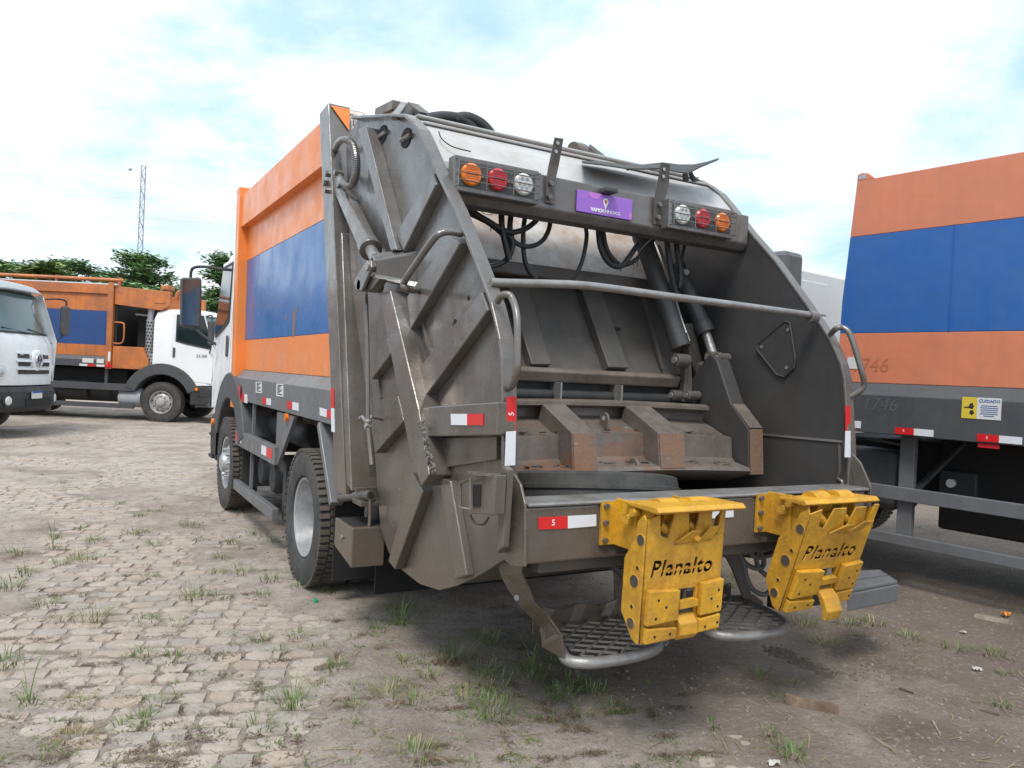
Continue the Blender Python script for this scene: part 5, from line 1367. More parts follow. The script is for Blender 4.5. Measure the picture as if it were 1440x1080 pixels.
for i in range(6):
    z = zs_+.1-i*.015; l = (.11, .12, .12, .11, .12, .07)[i]
    m.box((X_, ys-.085-l/2, z-.003), (X_+.0006, ys-.085+l/2, z+.003))
m.build('small_print', INKB, w2)
# side guard
for z, h in ((.79, .11), (.415, .085)):
    MB().box((.02, -2.6, z-h/2), (.07, 1.32, z+h/2)).build('guard_rail', SKIRT, rt, .006)
gp = MB().box((.075, .83, .40), (.135, .95, 1.26)).build('guard_post', SKIRT, rt, .005)
MB().bar((.10, .84, .80), (.45, .60, 1.25), .06, .03).build('guard_brace', BLACK, gp)
MB().box((.15, 1.0, .62), (.62, 1.75, 1.12)).build('fuel_tank', PLAST, rt, .06)
MB().box((.33, .45, .80), (.60, .75, 1.0)).build('air_valve_box', BLACK, rt, .02)
MB().disc((.329, .64, .90), (-1, 0, 0), .035, .03, 12).build('valve_cap', LCLEAR, rt)
MB().bar((.12, 1.25, 1.21), (.16, .95, 1.18), .05, .02).build('bracket_plate', PLAST, rt, .003)
CUR = Matrix.Translation((HW, 0, 0))
cab(rt, 2.50, 1.10, front=True, badge=True, mirror_far=False)
chassis(rt, 2.50, [-1.6], -2.6)
CUR = None
# rear wall of the cab: pressed panels, snorkel
yb = 2.235
MB().box((.09, yb-.02, 1.5), (2.25, yb-.001, 2.78)).build('cab_rear_wall', WHITE, rt, .02)
for z0, z1 in ((2.37, 2.68), (2.18, 2.34), (1.6, 2.0)):
    f = [(.22, yb-.021, z0), (1.0, yb-.021, z0), (1.0, yb-.021, z1), (.22, yb-.021, z1)]
    MB().prism(f, (0, -.008, 0)).build('pressed_panel', WHITE, rt, .02)
p_ = MB().box((.30, yb-.024, 2.08), (.62, yb-.021, 2.16)).build('badge_plate', WHITE, rt, .004)
lettering('K S', .06, LGREY, p_, (.44, yb-.026, 2.12), (1, 0, 0), (0, 0, 1), 0, 1.1)
MB().box((-.13, yb-.27, 1.4), (.17, yb-.03, 2.87)).build('snorkel', SKIRT, rt, .05)
MB().box((.42, -2.6, .50), (2.1, .78, 1.26)).build('underbody_shade_box', DARK, rt, .03)  # near-black box added to stand for the shade under the body
MB().box((.50, .70, .68), (2.1, 1.9, 1.2)).build('front_shade_box', DARK, rt, .03)  # added dark filler, carries the underside shade further forward

# ------------------------------------------------------------------ trucks at the far side of the yard
hd = math.atan2(-CR.x, CR.y)     # heading along the camera's right
def far_truck(loc, rz, label, len_, group, **kw):
    global CUR
    r_ = thing('garbage_truck', loc, label, 'garbage truck', rz, group)
    CUR = None
    return r_
# side-on truck; local x=+1.17 is the face we see; front axle at y=0
face = Vector((math.cos(hd), math.sin(hd), 0))       # local x axis in world
wc = A(225, 594, 2, 0)
axle = wc-face*1.15
t2 = far_truck(axle, hd, 'garbage truck seen side on, orange and blue body with a tall silver exhaust stack', 6, 'striped garbage trucks')
cab(t2, 0, 1.15, model='23.260')
chassis(t2, 0, [-4.2, -5.5], -6.5, rimmat=RIMD, r=.51, wx=1.17)
Z2 = (1.33, 1.60, 1.88, 2.74, 3.40)
striped_body(t2, -6.6, -1.42, Z2, 1.15, ORANGEB, BLUEB, SKIRTD, core=DARK)  # core coloured near black for the shaded recess behind the post
for sx in (1, -1):
    X0, X1 = sorted((sx*1.155, sx*1.0))
    MB().prism([(X0, -1.27, 3.38), (X0, .12, 3.30), (X0, .12, 2.95), (X0, -.10, 2.82), (X0, -1.27, 2.92)], (X1-X0, 0, 0)).build('front_hood', ORANGEB, t2, .01)
    MB().prism([(X0, -1.27, 1.31), (X0, -.35, 1.31), (X0, -.36, 1.55), (X0, -.52, 1.87), (X0, -1.27, 1.87)], (X1-X0, 0, 0)).build('front_apron', ORANGEB, t2, .008)
    MB().tube(smoothpath([(sx*1.12, -1.27, 2.47), (sx*1.12, -1.06, 2.46), (sx*1.12, -1.02, 2.36), (sx*1.12, -1.03, 2.02), (sx*1.12, -1.12, 1.94), (sx*1.12, -1.27, 1.94)], 4), .02, 8).build('grab_handle', ORANGEB, t2, smooth=True)
MB().box((-1.12, -1.25, 1.3), (1.12, -1.2, 3.3)).build('shade_bulkhead', DARK, t2)  # near-black colour stands for the shade inside the opening
MB().box((-.9, -6.3, .45), (.9, -1.0, 1.30)).build('underbody_shade_box', DARK, t2, .05)  # made-up dark block, gives the shade below the body
MB().box((-1.0, -.9, .7), (.7, -.3, 2.9)).build('gap_shade_box', DARK, t2, .05)  # made-up dark block, gives the shade behind the exhaust
m = MB()
for k in range(3): m.box((.6, -.72+k*.09, 2.70), (.66, -.68+k*.09, 2.82))
m.build('valve_lever', ORANGEB, t2)
MB().bar((.7, -.95, 2.72), (.7, -.62, 2.70), .04, .05).build('valve_arm', LGREY, t2)
MB().box((.98, -.25, 3.0), (1.17, .02, 3.12)).build('badge_plate', ORANGEB, t2, .004)
ex = MB().tube(smoothpath([(1.0, -.30, 1.2), (1.0, -.42, 1.75), (1.0, -.42, 2.6), (1.0, -.42, 2.92), (1.03, -.47, 3.02), (1.08, -.56, 3.06)], 5), .075, 14).build('exhaust_stack', PERF, t2, smooth=True)
for z0, z1 in ((1.78, 2.58), (1.35, 1.72)):
    g_ = MB().lathe([(.10, 0), (.10, z1-z0)], (1.0, -.42+(1.78-min(1.78, z0))*.25, z0), (0, 0 if z0 > 1.5 else -.2, 1), 18).build('heat_shield', PERF, ex, smooth=True)
    m = MB()
    n = int((z1-z0)/.085)
    for i in range(n):
        for k in range(9):
            a = 2*math.pi*(k+.5*(i % 2))/9
            c = Vector((1.0+.1005*math.cos(a), -.42+(1.78-min(1.78, z0))*.25+.1005*math.sin(a)-(0 if z0 > 1.5 else (z0+.05+i*.085-z0)*.2), z0+.05+i*.085))
            m.disc(c, (math.cos(a), math.sin(a), 0), .024, .002, 8)
    m.build('shield_hole', DARK, g_)['kind'] = 'stuff'
for z, h in ((.84, .17), (.37, .12)):
    MB().box((1.10, -6.4, z-h/2), (1.16, -.68, z+h/2)).build('guard_rail', SKIRTD, t2, .006)
MB().box((1.05, -1.47, .9), (1.10, -1.40, 1.33)).build('guard_post', SKIRTD, t2)
MB().lathe([(.001, -.28), (.22, -.28), (.25, -.22), (.25, .22), (.22, .28), (.001, .28)], (.86, -.85, .58), (0, 1, 0), 20).build('silencer', LGREY, t2, smooth=True)
MB().cyl((.86, -.57, .6), (.86, -.30, .68), .14, 14).build('exhaust_elbow', PLAST, t2, smooth=True)
MB().lathe([(.001, -.35), (.25, -.35), (.27, -.3), (.27, .3), (.25, .35), (.001, .35)], (.8, -2.3, .72), (0, 1, 0), 20).build('air_tank', BLACK, t2, smooth=True)
for y, w, mt in ((-1.98, .28, STICK), (-1.62, .18, STICK)): MB().box((1.2265, y, 1.42), (1.229, y+w, 1.53)).build('data_sticker', mt, t2)
for y in (-2.05, -1.62+.0):
    MB().box((1.2265, y+.0, 1.335), (1.229, y+.2, 1.385)).build('reflective_tape', WTAPE, t2); MB().box((1.2265, y+.2, 1.335), (1.229, y+.40, 1.385)).build('reflective_tape', RED, t2)
MB().box((1.211, -1.35, 1.34), (1.214, -1.29, 1.48)).build('reflective_tape', RED, t2)
MB().box((1.211, -1.35, 1.48), (1.214, -1.29, 1.72)).build('reflective_tape', WTAPE, t2)
MB().box((1.15, -6.6, 3.405), (1.20, -1.2, 3.43)).build('roof_edge_strip', WTAPE, t2)
m = MB().cyl((.9, -6.6, 3.55), (.9, -1.2, 3.55), .05, 8)
for y in (-6.4, -4.5, -2.9, -1.3): m.cyl((.9, y, 3.4), (.9, y, 3.62), .04, 8)
m.build('roof_pipe', ORANGEB, t2)
MB().tube([(.6, -6.9, 3.35), (.6, -6.9, 3.75), (.6, -5.6, 3.85), (.6, -5.2, 3.45)], .06, 8).build('tail_frame', ORANGEB, t2)
MB().box((.2, -5.6, 3.4), (.8, -4.9, 3.75)).build('tail_bracket', ORANGEB, t2, .1)
MB().cyl((.95, -7.4, 3.66), (.95, -5.6, 3.66), .11, 12).build('lift_cylinder', HOSE, t2, smooth=True)
m = MB().tube(smoothpath([(.9, .15, 3.1), (.9, .2, 3.3), (.9, .32, 3.32), (.9, .36, 3.0)], 4), .05, 8).tube(smoothpath([(.7, .1, 3.1), (.7, .2, 3.34), (.7, .4, 3.34), (.7, .45, 3.0)], 4), .05, 8)
m.build('hydraulic_pipe', ORANGEB, t2, smooth=True)
MB().box((.6, -.2, 3.36), (1.0, .0, 3.48)).build('valve_block', ORANGEB, t2, .03)

# white cab nearer at the left edge, turned three quarters to the camera
h1 = hd+R(6)
CUR = None
fwd1 = Vector((-math.sin(h1), math.cos(h1), 0)); rgt1 = Vector((math.cos(h1), math.sin(h1), 0))
D1 = CPOS+CF*14.6; 
base = A(53, 588, 2, 0)
logo = CPOS+(CR*((55-720)/FPX)+CD*((494-540)/FPX)+CF)*15.0
loc1 = Vector((logo.x, logo.y, 0))-fwd1*1.5
t1 = far_truck(loc1, h1, 'white truck cab with grey sun visor, round emblem and dark bumper at the left edge', 6, None)
cab(t1, 0, 1.15, visor=LGREY)
chassis(t1, 0, [-4.4], -5.6)
striped_body(t1, -5.6, -1.1, Z2, 1.15, ORANGEB, BLUEB, SKIRTD)

# another orange truck whose roof shows behind the side-on truck
t3 = far_truck(axle+CF*7.5+CR*1.0, hd, 'orange garbage truck whose roof rails show just above the white cab', 6, 'striped garbage trucks')
striped_body(t3, -2.5, 5.5, (1.4, 1.7, 1.98, 2.84, 3.42), 1.17, ORANGEB, BLUEB, SKIRTD)
m = MB().cyl((1.0, -2, 3.62), (1.0, 5.4, 3.62), .05, 8)
for y in (-1, 0, 1, 2.0, 3.1, 4.2): m.cyl((1.0, y, 3.38), (1.0, y, 3.66), .04, 8)
for y in (1.8, 3.9): m.box((.9, y, 3.5), (1.1, y+.3, 3.75))
m.build('roof_pipe', ORANGE, t3)
MB().box((1.0, .2, 3.55), (1.18, 2.0, 3.68)).build('roof_cover', WHITE, t3, .02)
chassis(t3, 6.6, [-1.0], -2.4)
cab(t3, 6.6, 1.15, front=False)

# ------------------------------------------------------------------ trees, tower, wires
def leaf_mat(name, c0, c1):
    m = bpy.data.materials.new(name); m.use_nodes = True
    n, l = m.node_tree.nodes, m.node_tree.links
    b = n['Principled BSDF']; b.inputs['Roughness'].default_value = .55
    g = n.new('ShaderNodeNewGeometry'); mx = n.new('ShaderNodeMix'); mx.data_type = 'RGBA'
    q = n.new('ShaderNodeTexNoise'); q.inputs['Scale'].default_value = .9; q.inputs['Detail'].default_value = 4
    l.new(g.outputs['Position'], q.inputs['Vector'])
    r = n.new('ShaderNodeMapRange'); r.inputs[1].default_value = .3; r.inputs[2].default_value = .7
    ad = n.new('ShaderNodeMath'); ad.operation = 'ADD'; ml = n.new('ShaderNodeMath'); ml.operation = 'MULTIPLY_ADD'; ml.inputs[1].default_value = .5; ml.inputs[2].default_value = -.25
    l.new(g.outputs['Random Per Island'], ml.inputs[0]); l.new(q.outputs[0], r.inputs[0]); l.new(r.outputs[0], ad.inputs[0]); l.new(ml.outputs[0], ad.inputs[1])
    l.new(ad.outputs[0], mx.inputs[0]); mx.inputs[6].default_value = (*c0, 1); mx.inputs[7].default_value = (*c1, 1)
    l.new(mx.outputs[2], b.inputs['Base Color'])
    try: b.inputs['Transmission Weight'].default_value = 0
    except Exception: pass
    return m
LEAF = leaf_mat('tree_leaf', (.10, .19, .075), (.27, .41, .18))
LEAFY = leaf_mat('yellow_green_leaf', (.10, .16, .045), (.22, .29, .08))
BARK = paint('tree_bark', (.12, .095, .075), (.06, .05, .04), .6, .9, 6, .4, 20)
def tree(px, depth, top_z, width, tiers, seed, label, mat=LEAF, group='trees behind the far trucks', base=.28, dens=1.0):
    rd = random.Random(seed)
    q = CPOS+(CR*((px-720)/FPX)+CF)*depth
    loc = Vector((q.x, q.y, 0))
    t = thing('tree', loc, label, 'tree', 0, group)
    tr = MB().tube(smoothpath([(0, 0, -.1), (.1, .05, top_z*.3), (-.1, .1, top_z*.6), (.05, 0, top_z*.95)], 4), [.28-.22*i/12 for i in range(13)], 9)
    V, F = [], []
    for k in range(tiers):
        f = k/(tiers-1)
        z = top_z*(base+(1-base)*f); rad = width*(1-.78*f**1.3)*rd.uniform(.85, 1.1)
        nb = rd.randint(5, 7)
        for j in range(nb):
            a = 2*math.pi*(j+rd.random()*.7)/nb; l = rad*rd.uniform(.7, 1.05)
            end = Vector((math.cos(a)*l, math.sin(a)*l, z+rd.uniform(-.25, .35)))
            tr.tube([(0, 0, z-.6), (end.x*.5, end.y*.5, z-.15), tuple(end)], [.07, .05, .02], 5)
            for c_ in range(int(7*dens)):
                s = rd.uniform(.25, 1.05)
                cc = Vector((end.x*s, end.y*s, z+(end.z-z)*s+rd.uniform(-.15, .25)))+Vector((rd.gauss(0, .28*rad*.4), rd.gauss(0, .28*rad*.4), 0))
                cr = rd.uniform(.35, .75)
                for _ in range(34):
                    p = cc+Vector((rd.gauss(0, cr*.6), rd.gauss(0, cr*.6), abs(rd.gauss(0, .16))-rd.random()*.22))
                    aa = rd.uniform(0, 6.28); L_ = rd.uniform(.14, .26); W_ = L_*.36
                    d = Vector((math.cos(aa), math.sin(aa), rd.uniform(-.5, .25))).normalized(); e = d.cross(Vector((rd.uniform(-.4, .4), rd.uniform(-.4, .4), 1))).normalized()
                    b0 = len(V); V += [p-d*L_, p+e*W_-d*L_*.1, p+d*L_, p-e*W_-d*L_*.1]; F.append((b0, b0+1, b0+2, b0+3))
    tr.build('trunk', BARK, t, smooth=True)
    me = bpy.data.meshes.new('crown'); me.from_pydata([tuple(v) for v in V], [], F)
    link(me, 'crown', mat, t)
    return t
tree(192, 41, 6.55, 4.4, 7, 1, 'broad tiered green tree directly below the lattice tower')
tree(92, 44, 6.45, 5.0, 6, 2, 'tiered green tree above the blue striped truck, left of the tower')
tree(-5, 46, 6.5, 4.8, 6, 3, 'green tree at the left edge of the picture')
tree(50, 38, 5.5, 3.6, 6, 4, 'low yellowish green tree just above the leftmost white cab', LEAFY, dens=1.2)
tree(145, 46, 6.15, 4.4, 5, 5, 'lower dark green tree in the gap between the two tiered trees')
tree(312, 40, 6.6, 2.3, 7, 6, 'slender tiered tree beside the cab mirror of the grey truck')
tree(20, 52, 6.9, 5.0, 6, 12, 'wide dark tree at the far left, behind the yellowish tree')
tree(225, 50, 5.9, 4.6, 5, 13, 'low wide tree reaching right from the tower foot')
tree(255, 44, 5.1, 3.8, 5, 7, 'low dark tree right of the tower, just over the orange roof rails')
tree(380, 50, 5.4, 3.5, 5, 8, 'tree hidden mostly behind the cab of the grey truck')
tree(-120, 47, 7.6, 3.8, 6, 9, 'green tree just past the left edge of the picture') if False else None

# lattice tower
TD = 150
q = CPOS+(CR*((189-720)/FPX)+CF)*TD
tw = thing('lattice_tower', (q.x, q.y, 0), 'slim steel lattice power tower rising above the trees', 'tower')
TH = A(205, 234, 1, q.y).z
def hwid(z): return (.95-.55*min(1, z/(TH*.62))) if z < TH*.62 else .40-.02*(z-TH*.62)/(TH*.38)
lv = [i*TH/26 for i in range(27)]
for sx, sy in ((1, 1), (1, -1), (-1, 1), (-1, -1)):
    m = MB()
    for a, b in zip(lv[:-1], lv[1:]): m.bar((sx*hwid(a), sy*hwid(a), a), (sx*hwid(b), sy*hwid(b), b), .15, .15, (1, 0, 0))
    m.build('leg', STEEL, tw)
m = MB()
for i, (a, b) in enumerate(zip(lv[:-1], lv[1:])):
    for s in (-1, 1):
        k = 1 if i % 2 else -1
        m.bar((-k*hwid(a), s*hwid(a), a), (k*hwid(b), s*hwid(b), b), .09, .09, (0, 1, 0))
        m.bar((s*hwid(a), -k*hwid(a), a), (s*hwid(b), k*hwid(b), b), .09, .09, (1, 0, 0))
        m.bar((-hwid(b), s*hwid(b), b), (hwid(b), s*hwid(b), b), .06, .06, (0, 1, 0))
m.build('brace', STEEL, tw)
WIRE = plain('weathered_cable', (.45, .47, .5), .6)
def at_depth(px, py, d): return CPOS+(CR*((px-720)/FPX)+CD*((py-540)/FPX)+CF)*d
def cable(pts, label):
    P = [at_depth(*p) for p in pts]
    o = MB().tube(smoothpath(P, 6), .028, 4).build('power_cable', WIRE)
    tag(o, label, 'cable', 'power cables of the lattice tower')
cable([(-160, 236, 120), (20, 244, 135), (203, 250, 150), (330, 262, 200)], 'top power cable running left from the tower head')
cable([(-160, 239, 122), (20, 247, 137), (203, 254, 151), (330, 270, 200)], 'second power cable close below the top one')
cable([(-160, 268, 120), (20, 274, 135), (202, 279, 150), (330, 287, 200)], 'middle power cable left of the tower')
cable([(-160, 295, 120), (20, 301, 135), (201, 307, 150), (330, 318, 200)], 'lowest power cable left of the tower')
c = at_depth(183, 238, 148)
o = MB().lathe([(.001, -.34), (.24, -.24), (.34, 0), (.24, .24), (.001, .34)], c, (0, 0, 1), 14).build('marker_ball', LGREY, None, smooth=True)
tag(o, 'small grey ball on the wire left of the tower head', 'marker ball')
# ------------------------------------------------------------------ weeds, litter and debris on the ground
GRASS = leaf_mat('grass_blade', (.085, .14, .035), (.17, .22, .07))
DRYG = leaf_mat('dry_grass_blade', (.24, .19, .09), (.34, .27, .14))
rd = random.Random(21)
def tuft(V, F, c, rad, h, n, rd, spread=1.0):
    for _ in range(n):
        a = rd.uniform(0, 6.283); r = rad*math.sqrt(rd.random())*.7
        p = Vector((c[0]+math.cos(a)*r, c[1]+math.sin(a)*r, c[2]-.01))
        a2_ = a+rd.uniform(-.9, .9); L_ = h*rd.uniform(.5, 1.15); lean = rd.uniform(.25, 1.7)*spread
        d = Vector((math.cos(a2_), math.sin(a2_), 0)); w = Vector((-d.y, d.x, 0))*rd.uniform(.0012, .0030)
        m1 = p+d*L_*lean*.35+Vector((0, 0, L_*.6)); t1 = p+d*L_*lean+Vector((0, 0, L_*max(.3, .95-.38*lean)))
        b0 = len(V); V += [p-w, p+w, m1+w*.8, m1-w*.8, t1]; F += [(b0, b0+1, b0+2, b0+3), (b0+3, b0+2, b0+4)]
def gp(px, py):
    q = A(px, py, 2, 0); return (q.x, q.y, gz(q.x, q.y))
TUFTS = [(45,627,1),(95,625,1),(117,703,1),(170,710,1),(197,728,1.2),(217,722,1),(220,706,.8),(193,750,1.6),(267,743,1.6),(217,765,1.1),(280,760,1),(80,753,1.2),(113,743,.9),(27,780,1.5),(133,760,1.4),(117,787,1.8),(83,793,1.2),(37,807,1.5),(12,828,1.8),(358,752,1.3),(325,763,1.4),(313,787,1.2),(340,808,1.4),(380,820,1.4),(415,810,1.2),(420,830,1.2),(212,813,1),(305,807,1),(367,717,1.2),(383,762,1.2),(272,840,1.8),(310,840,1.1),(133,870,1.8),(67,850,1.4),(208,875,1.2),(247,877,1),(87,870,1),(368,898,1),(422,895,1.1),(390,917,.9),(200,923,1.2),(245,928,1.2),(13,933,1.6),(43,987,1),(213,990,1.3),(363,1023,1.2),(380,1047,.7),(473,943,1.2),(370,840,1),(563,863,1.6),(530,892,1.2),(573,937,1.1),(602,957,1.1),(555,965,.9),(542,983,1.2),(582,992,1.2),(497,1000,1),(640,930,1.7),(693,910,1.6),(680,950,1.5),(690,970,1.4),(653,987,1.2),(663,1018,.9),(747,957,1.5),(777,937,1.1),(807,967,1.2),(837,980,1.2),(817,1012,.9),(770,1012,.7),(583,1067,1.3),(1130,883,1.6),(1157,907,1.4),(1227,880,1.4),(1190,880,1.3),(1070,955,1.1),(1108,967,.9),(1098,985,.7),(1002,1020,.8),(1080,1032,.8),(972,1063,.6),(1277,900,1.2),(1343,917,1.3),(1393,923,1.4),(1407,997,.9),(1410,952,.8),(1030,815,1.6),(1024,828,1.4),(700,800,1.4),(430,790,1.2),(460,835,1)]
V, F, VD, FD = [], [], [], []
for px, py, s in TUFTS:
    c = gp(px, py); k = .075*s
    tuft(V, F, c, k, k*1.0, int(26*s), rd)
    tuft(VD, FD, c, k*1.1, k*.8, int(9*s), rd, 1.4)
# scattered small seedlings in the joints, thicker near the truck
for i in range(620):
    px, py = rd.uniform(-60, 1500), 620+rd.random()**.8*470
    c = gp(px, py)
    dens = noise.noise(Vector((c[0]*.6, c[1]*.6, 4.4)))
    if c[1] > 14 or dens < -.02 or (c[0] > 2.5 and rd.random() < .6): continue
    s = rd.uniform(.25, .75)
    tuft(V, F, c, .05*s, .07*s, int(7+10*s), rd)
    if rd.random() < .5: tuft(VD, FD, c, .07*s, .05*s, int(6+8*s), rd, 1.6)
MOSS = leaf_mat('brown_root_litter', (.10, .07, .045), (.20, .145, .095))
VM, FM = [], []
for i in range(170):        # mats of brown roots and dead moss in the joints
    px, py = rd.uniform(-40, 1000), 760+rd.random()**.8*330
    c0 = Vector(gp(px, py)); L0 = rd.uniform(.04, .14); a0 = row_a+(0 if rd.random() < .7 else 1.5)+rd.uniform(-.2, .2)
    for k in range(int(500*L0)):
        t = rd.gauss(0, .45)*L0; s = rd.gauss(0, .014)
        x, y = c0.x+math.cos(a0)*t-math.sin(a0)*s, c0.y+math.sin(a0)*t+math.cos(a0)*s
        p = Vector((x, y, gz(x, y)+.004+.008*rd.random())); a = rd.uniform(0, 3.14); l = rd.uniform(.006, .02)
        d = Vector((math.cos(a), math.sin(a), rd.uniform(-.3, .4)))*l; w = Vector((-math.sin(a), math.cos(a), .2))*rd.uniform(.0008, .002)
        b0 = len(VM); VM += [p-d-w, p+d-w, p+d+w, p-d+w]; FM.append((b0, b0+1, b0+2, b0+3))
me = bpy.data.meshes.new('root_litter'); me.from_pydata([tuple(v) for v in VM], [], FM); tag(link(me, 'root_litter', MOSS), 'brown dead roots and moss in the joints of the paving', None, None, 'stuff')
for i in range(700):        # dead stems lying flat
    px, py = rd.uniform(-40, 1480), 640+rd.random()**.7*450
    c = gp(px, py)
    if c[1] > 12: continue
    a = rd.uniform(0, 3.14); l = rd.uniform(.015, .06)
    d = Vector((math.cos(a), math.sin(a), rd.uniform(-.05, .15)))*l; w = Vector((-math.sin(a), math.cos(a), 0))*rd.uniform(.001, .0025)
    p = Vector((c[0], c[1], c[2]+.006)); b0 = len(VD); VD += [p-d-w, p+d-w, p+d+w, p-d+w]; FD.append((b0, b0+1, b0+2, b0+3))
me = bpy.data.meshes.new('grass'); me.from_pydata([tuple(v) for v in V], [], F); tag(link(me, 'grass', GRASS), 'small green weeds sprouting between the stones', None, None, 'stuff')
me = bpy.data.meshes.new('dry_grass'); me.from_pydata([tuple(v) for v in VD], [], FD); tag(link(me, 'dry_grass', DRYG), 'dead straw coloured weed stems lying on the soil', None, None, 'stuff')
# large weeds one can point at
def weed(px, py, rad, h, n, label, mat=None, tall=0, dry=0):
    c = gp(px, py); V, F = [], []
    tuft(V, F, c, rad, h*.85, n, rd, 1.25)
    for _ in range(tall):
        a = rd.uniform(0, 6.28); p = Vector(c); e = p+Vector((math.cos(a)*.08, math.sin(a)*.08, h*rd.uniform(1.3, 2.0))); w = Vector((CR.x, CR.y, 0))*.0022
        m_ = p.lerp(e, .55)+Vector((math.cos(a), math.sin(a), 0))*-.015
        b0 = len(V); V += [p-w, p+w, m_+w, m_-w, e]; F += [(b0, b0+1, b0+2, b0+3), (b0+3, b0+2, b0+4)]
    me = bpy.data.meshes.new('grass_tuft'); me.from_pydata([tuple(v) for v in V], [], F)
    tag(link(me, 'grass_tuft', mat or GRASS), label, 'grass', 'larger grass tufts')
weed(693, 1003, .15, .11, 130, 'wide grass clump on bare soil in front of the hopper, bottom centre')
weed(788, 984, .10, .10, 80, 'grass clump in shade below the left foot step')
weed(863, 1002, .07, .09, 50, 'small dense grass clump on the soil right of the foot step clump')
weed(1112, 1062, .07, .10, 60, 'bright grass tuft at the bottom edge, right of centre')
weed(413, 990, .085, .13, 70, 'spiky grass tuft alone on pale stones left of the soil', None, 4)
weed(105, 1035, .13, .06, 150, 'low yellowish mat of grass at the bottom left corner', DRYG)
weed(112, 985, .10, .06, 90, 'yellowish grass patch above the bottom left mat', DRYG)
weed(172, 1022, .04, .08, 24, 'bright green seedling beside the yellowish mat')
weed(202, 1010, .07, .08, 44, 'green tuft right of the bright seedling')
weed(563, 880, .08, .13, 70, 'leafy weed on soil left of the dark shadow', None, 2)
weed(40, 985, .03, .15, 14, 'thin upright weed at the left edge', None, 3)
weed(75, 770, .04, .16, 14, 'tall thin weed on the sand at the left', None, 4)
weed(747, 950, .05, .12, 34, 'tall grass blades just left of the foot step', None, 3)
# broken wood, scraps
WOOD = paint('splintered_wood', (.25, .175, .12), (.09, .06, .045), .8, .85, 9, .4, 30, True)
GREYW = paint('grey_old_wood', (.30, .25, .20), (.17, .14, .11), .8, .9, 9, .4, 30, True)
def stick(p, q, w, h, mat, name, label, cat):
    a, b = Vector(gp(*p)), Vector(gp(*q)); a.z += h*.45; b.z += h*.45
    d = (b-a); s = Vector((-d.y, d.x, 0)).normalized(); n = 7
    secs = []
    for i in range(n):
        t = i/(n-1); c = a+d*t; ww = w*(.55+.45*math.sin(math.pi*min(1, t*1.2+.12)))*rd.uniform(.8, 1.1)
        secs.append([c+s*ww*.5*rd.uniform(.8, 1.1)+Vector((0, 0, -h/2)), c+s*ww*.45+Vector((0, 0, h/2*rd.uniform(.5, 1))), c-s*ww*.35+Vector((0, 0, h/2*rd.uniform(.7, 1.1))), c-s*ww*.5+Vector((0, 0, -h/2))])
    tag(MB().loft(secs).build(name, mat, None, .001), label, cat)
stick((1104, 992), (1179, 1008), .045, .055, WOOD, 'broken_wood', 'splintered brown stick of wood on bare soil, lower right', 'stick')
stick((1371, 869), (1419, 880), .09, .025, GREYW, 'wooden_board', 'short grey board lying in front of the right truck', 'board')
stick((1228, 1043), (1254, 1060), .02, .012, GREYW, 'twig', 'pale curled twig at the bottom right', 'twig')
stick((1264, 972), (1284, 979), .018, .012, BARK, 'twig', 'thin dark twig on the soil right of the splintered stick', 'twig')
stick((1378, 1004), (1405, 1012), .02, .012, BARK, 'twig', 'dark twig near the right edge', 'twig')
stick((1311, 1020), (1322, 1040), .015, .010, GREYW, 'twig', 'short bent twig left of the dark twig at the right', 'twig')
stick((258, 1000), (262, 1032), .008, .006, GREYW, 'twig', 'thin straw stem across the stones, lower left', 'twig')
ORSC = plain('orange_plastic', (.65, .22, .02), .5); GRPL = plain('green_plastic', (.01, .28, .13), .35); PAPER = plain('white_paper', (.46, .44, .41), .9)
c = Vector(gp(1414, 871)); g = [[c+Vector((.07*(i/4-.5), .045*(j/3-.5), .012+.03*math.sin(i*1.3+j*2.1)**2)) for i in range(5)] for j in range(4)]
tag(MB().sheet(g, (0, 0, .003)).build('plastic_scrap', ORSC, None), 'crumpled orange scrap beside the grey board', 'litter')
c = Vector(gp(443, 850)); tag(MB().lathe([(.001, .018), (.014, .018), (.016, .014), (.016, 0), (.001, 0)], c, (.3, -.2, 1), 14).build('bottle_cap', GRPL, None, smooth=True), 'green plastic bottle cap on the stones near the rear wheel', 'bottle cap')
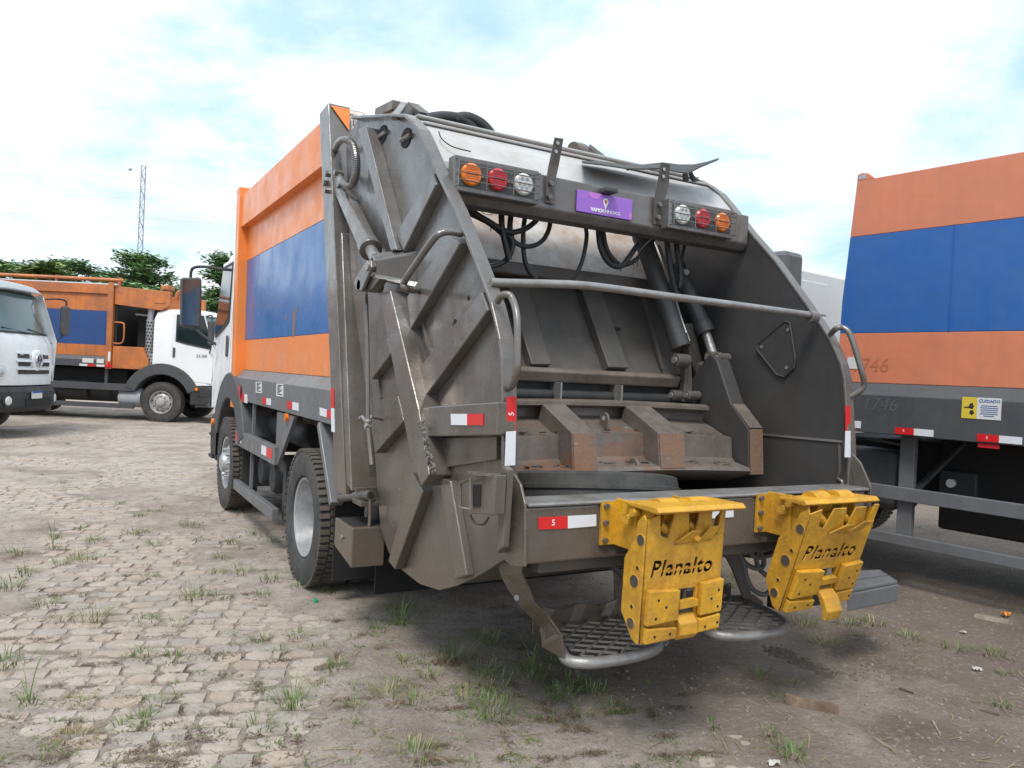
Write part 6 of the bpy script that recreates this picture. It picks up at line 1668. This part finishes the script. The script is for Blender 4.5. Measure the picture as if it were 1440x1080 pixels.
for (px, py, s, lb) in ((1088, 1076, .05, 'crumpled white paper at the bottom edge beside the bright tuft'), (1373, 947, .05, 'white scrap of paper on soil near the right edge'), (1354, 894, .04, 'small white scrap below the grey board')):
    c = Vector(gp(px, py)); g = [[c+Vector((s*(i/5-.5)*CR.x-s*.6*(j/4-.5)*CR.y, s*(i/5-.5)*CR.y+s*.6*(j/4-.5)*CR.x, .006+.018*rd.random())) for i in range(6)] for j in range(5)]
    tag(MB().sheet(g, (0, 0, .002)).build('paper_scrap', PAPER, None), lb, 'litter')
# grit, pebbles and clods
PEB = paint('pebble_stone', (.25, .215, .185), (.15, .125, .10), .8, .9, 20, .3, 40, wpos=True)
V, F = [], []
def pebble(c, r):
    b0 = len(V); k = 5
    V.append(c+Vector((0, 0, r*.7)))
    ring = [c+Vector((math.cos(6.283*i/k+c.x*9)*r*rd.uniform(.7, 1.3), math.sin(6.283*i/k+c.x*9)*r*rd.uniform(.7, 1.2), rd.uniform(-.1, .3)*r)) for i in range(k)]
    low_ = [Vector((p.x, p.y, p.z-r)) for p in ring]
    V.extend(ring+low_)
    for i in range(k):
        F.append((b0, b0+1+i, b0+1+(i+1) % k)); F.append((b0+1+i, b0+1+k+i, b0+1+k+(i+1) % k, b0+1+(i+1) % k))
for i in range(2600):
    px, py = rd.uniform(-40, 1480), 700+rd.random()**.75*390
    c = Vector(gp(px, py)); r = .003+.009*rd.random()**3
    pebble(c+Vector((0, 0, r*.4)), r)
for i in range(140):       # pale crumbs
    c = Vector(gp(rd.gauss(632, 14), rd.gauss(980, 9))); pebble(c, rd.uniform(.003, .011))
me = bpy.data.meshes.new('gravel'); me.from_pydata([tuple(v) for v in V], [], F); tag(link(me, 'gravel', PEB), 'loose grit and pebbles on the yard', None, None, 'stuff')
CLOD = paint('dark_soil_clod', (.10, .08, .062), (.16, .13, .10), .6, .95, 12, .5, 40, wpos=True)
V, F = [], []
for i in range(260):
    t = rd.random(); px, py = 1085+t*90+rd.gauss(0, 5), 917+t*36+rd.gauss(0, 3.5)
    c = Vector(gp(px, py)); pebble(c, rd.uniform(.006, .026)*(1-.5*t))
for i in range(200):
    px, py = rd.uniform(1190, 1300), rd.uniform(895, 960)
    pebble(Vector(gp(px, py)), rd.uniform(.004, .013))
me = bpy.data.meshes.new('soil_clods'); me.from_pydata([tuple(v) for v in V], [], F); tag(link(me, 'soil_clods', CLOD), 'crumbled ridge of dark soil clods right of the foot steps', None, None, 'stuff')
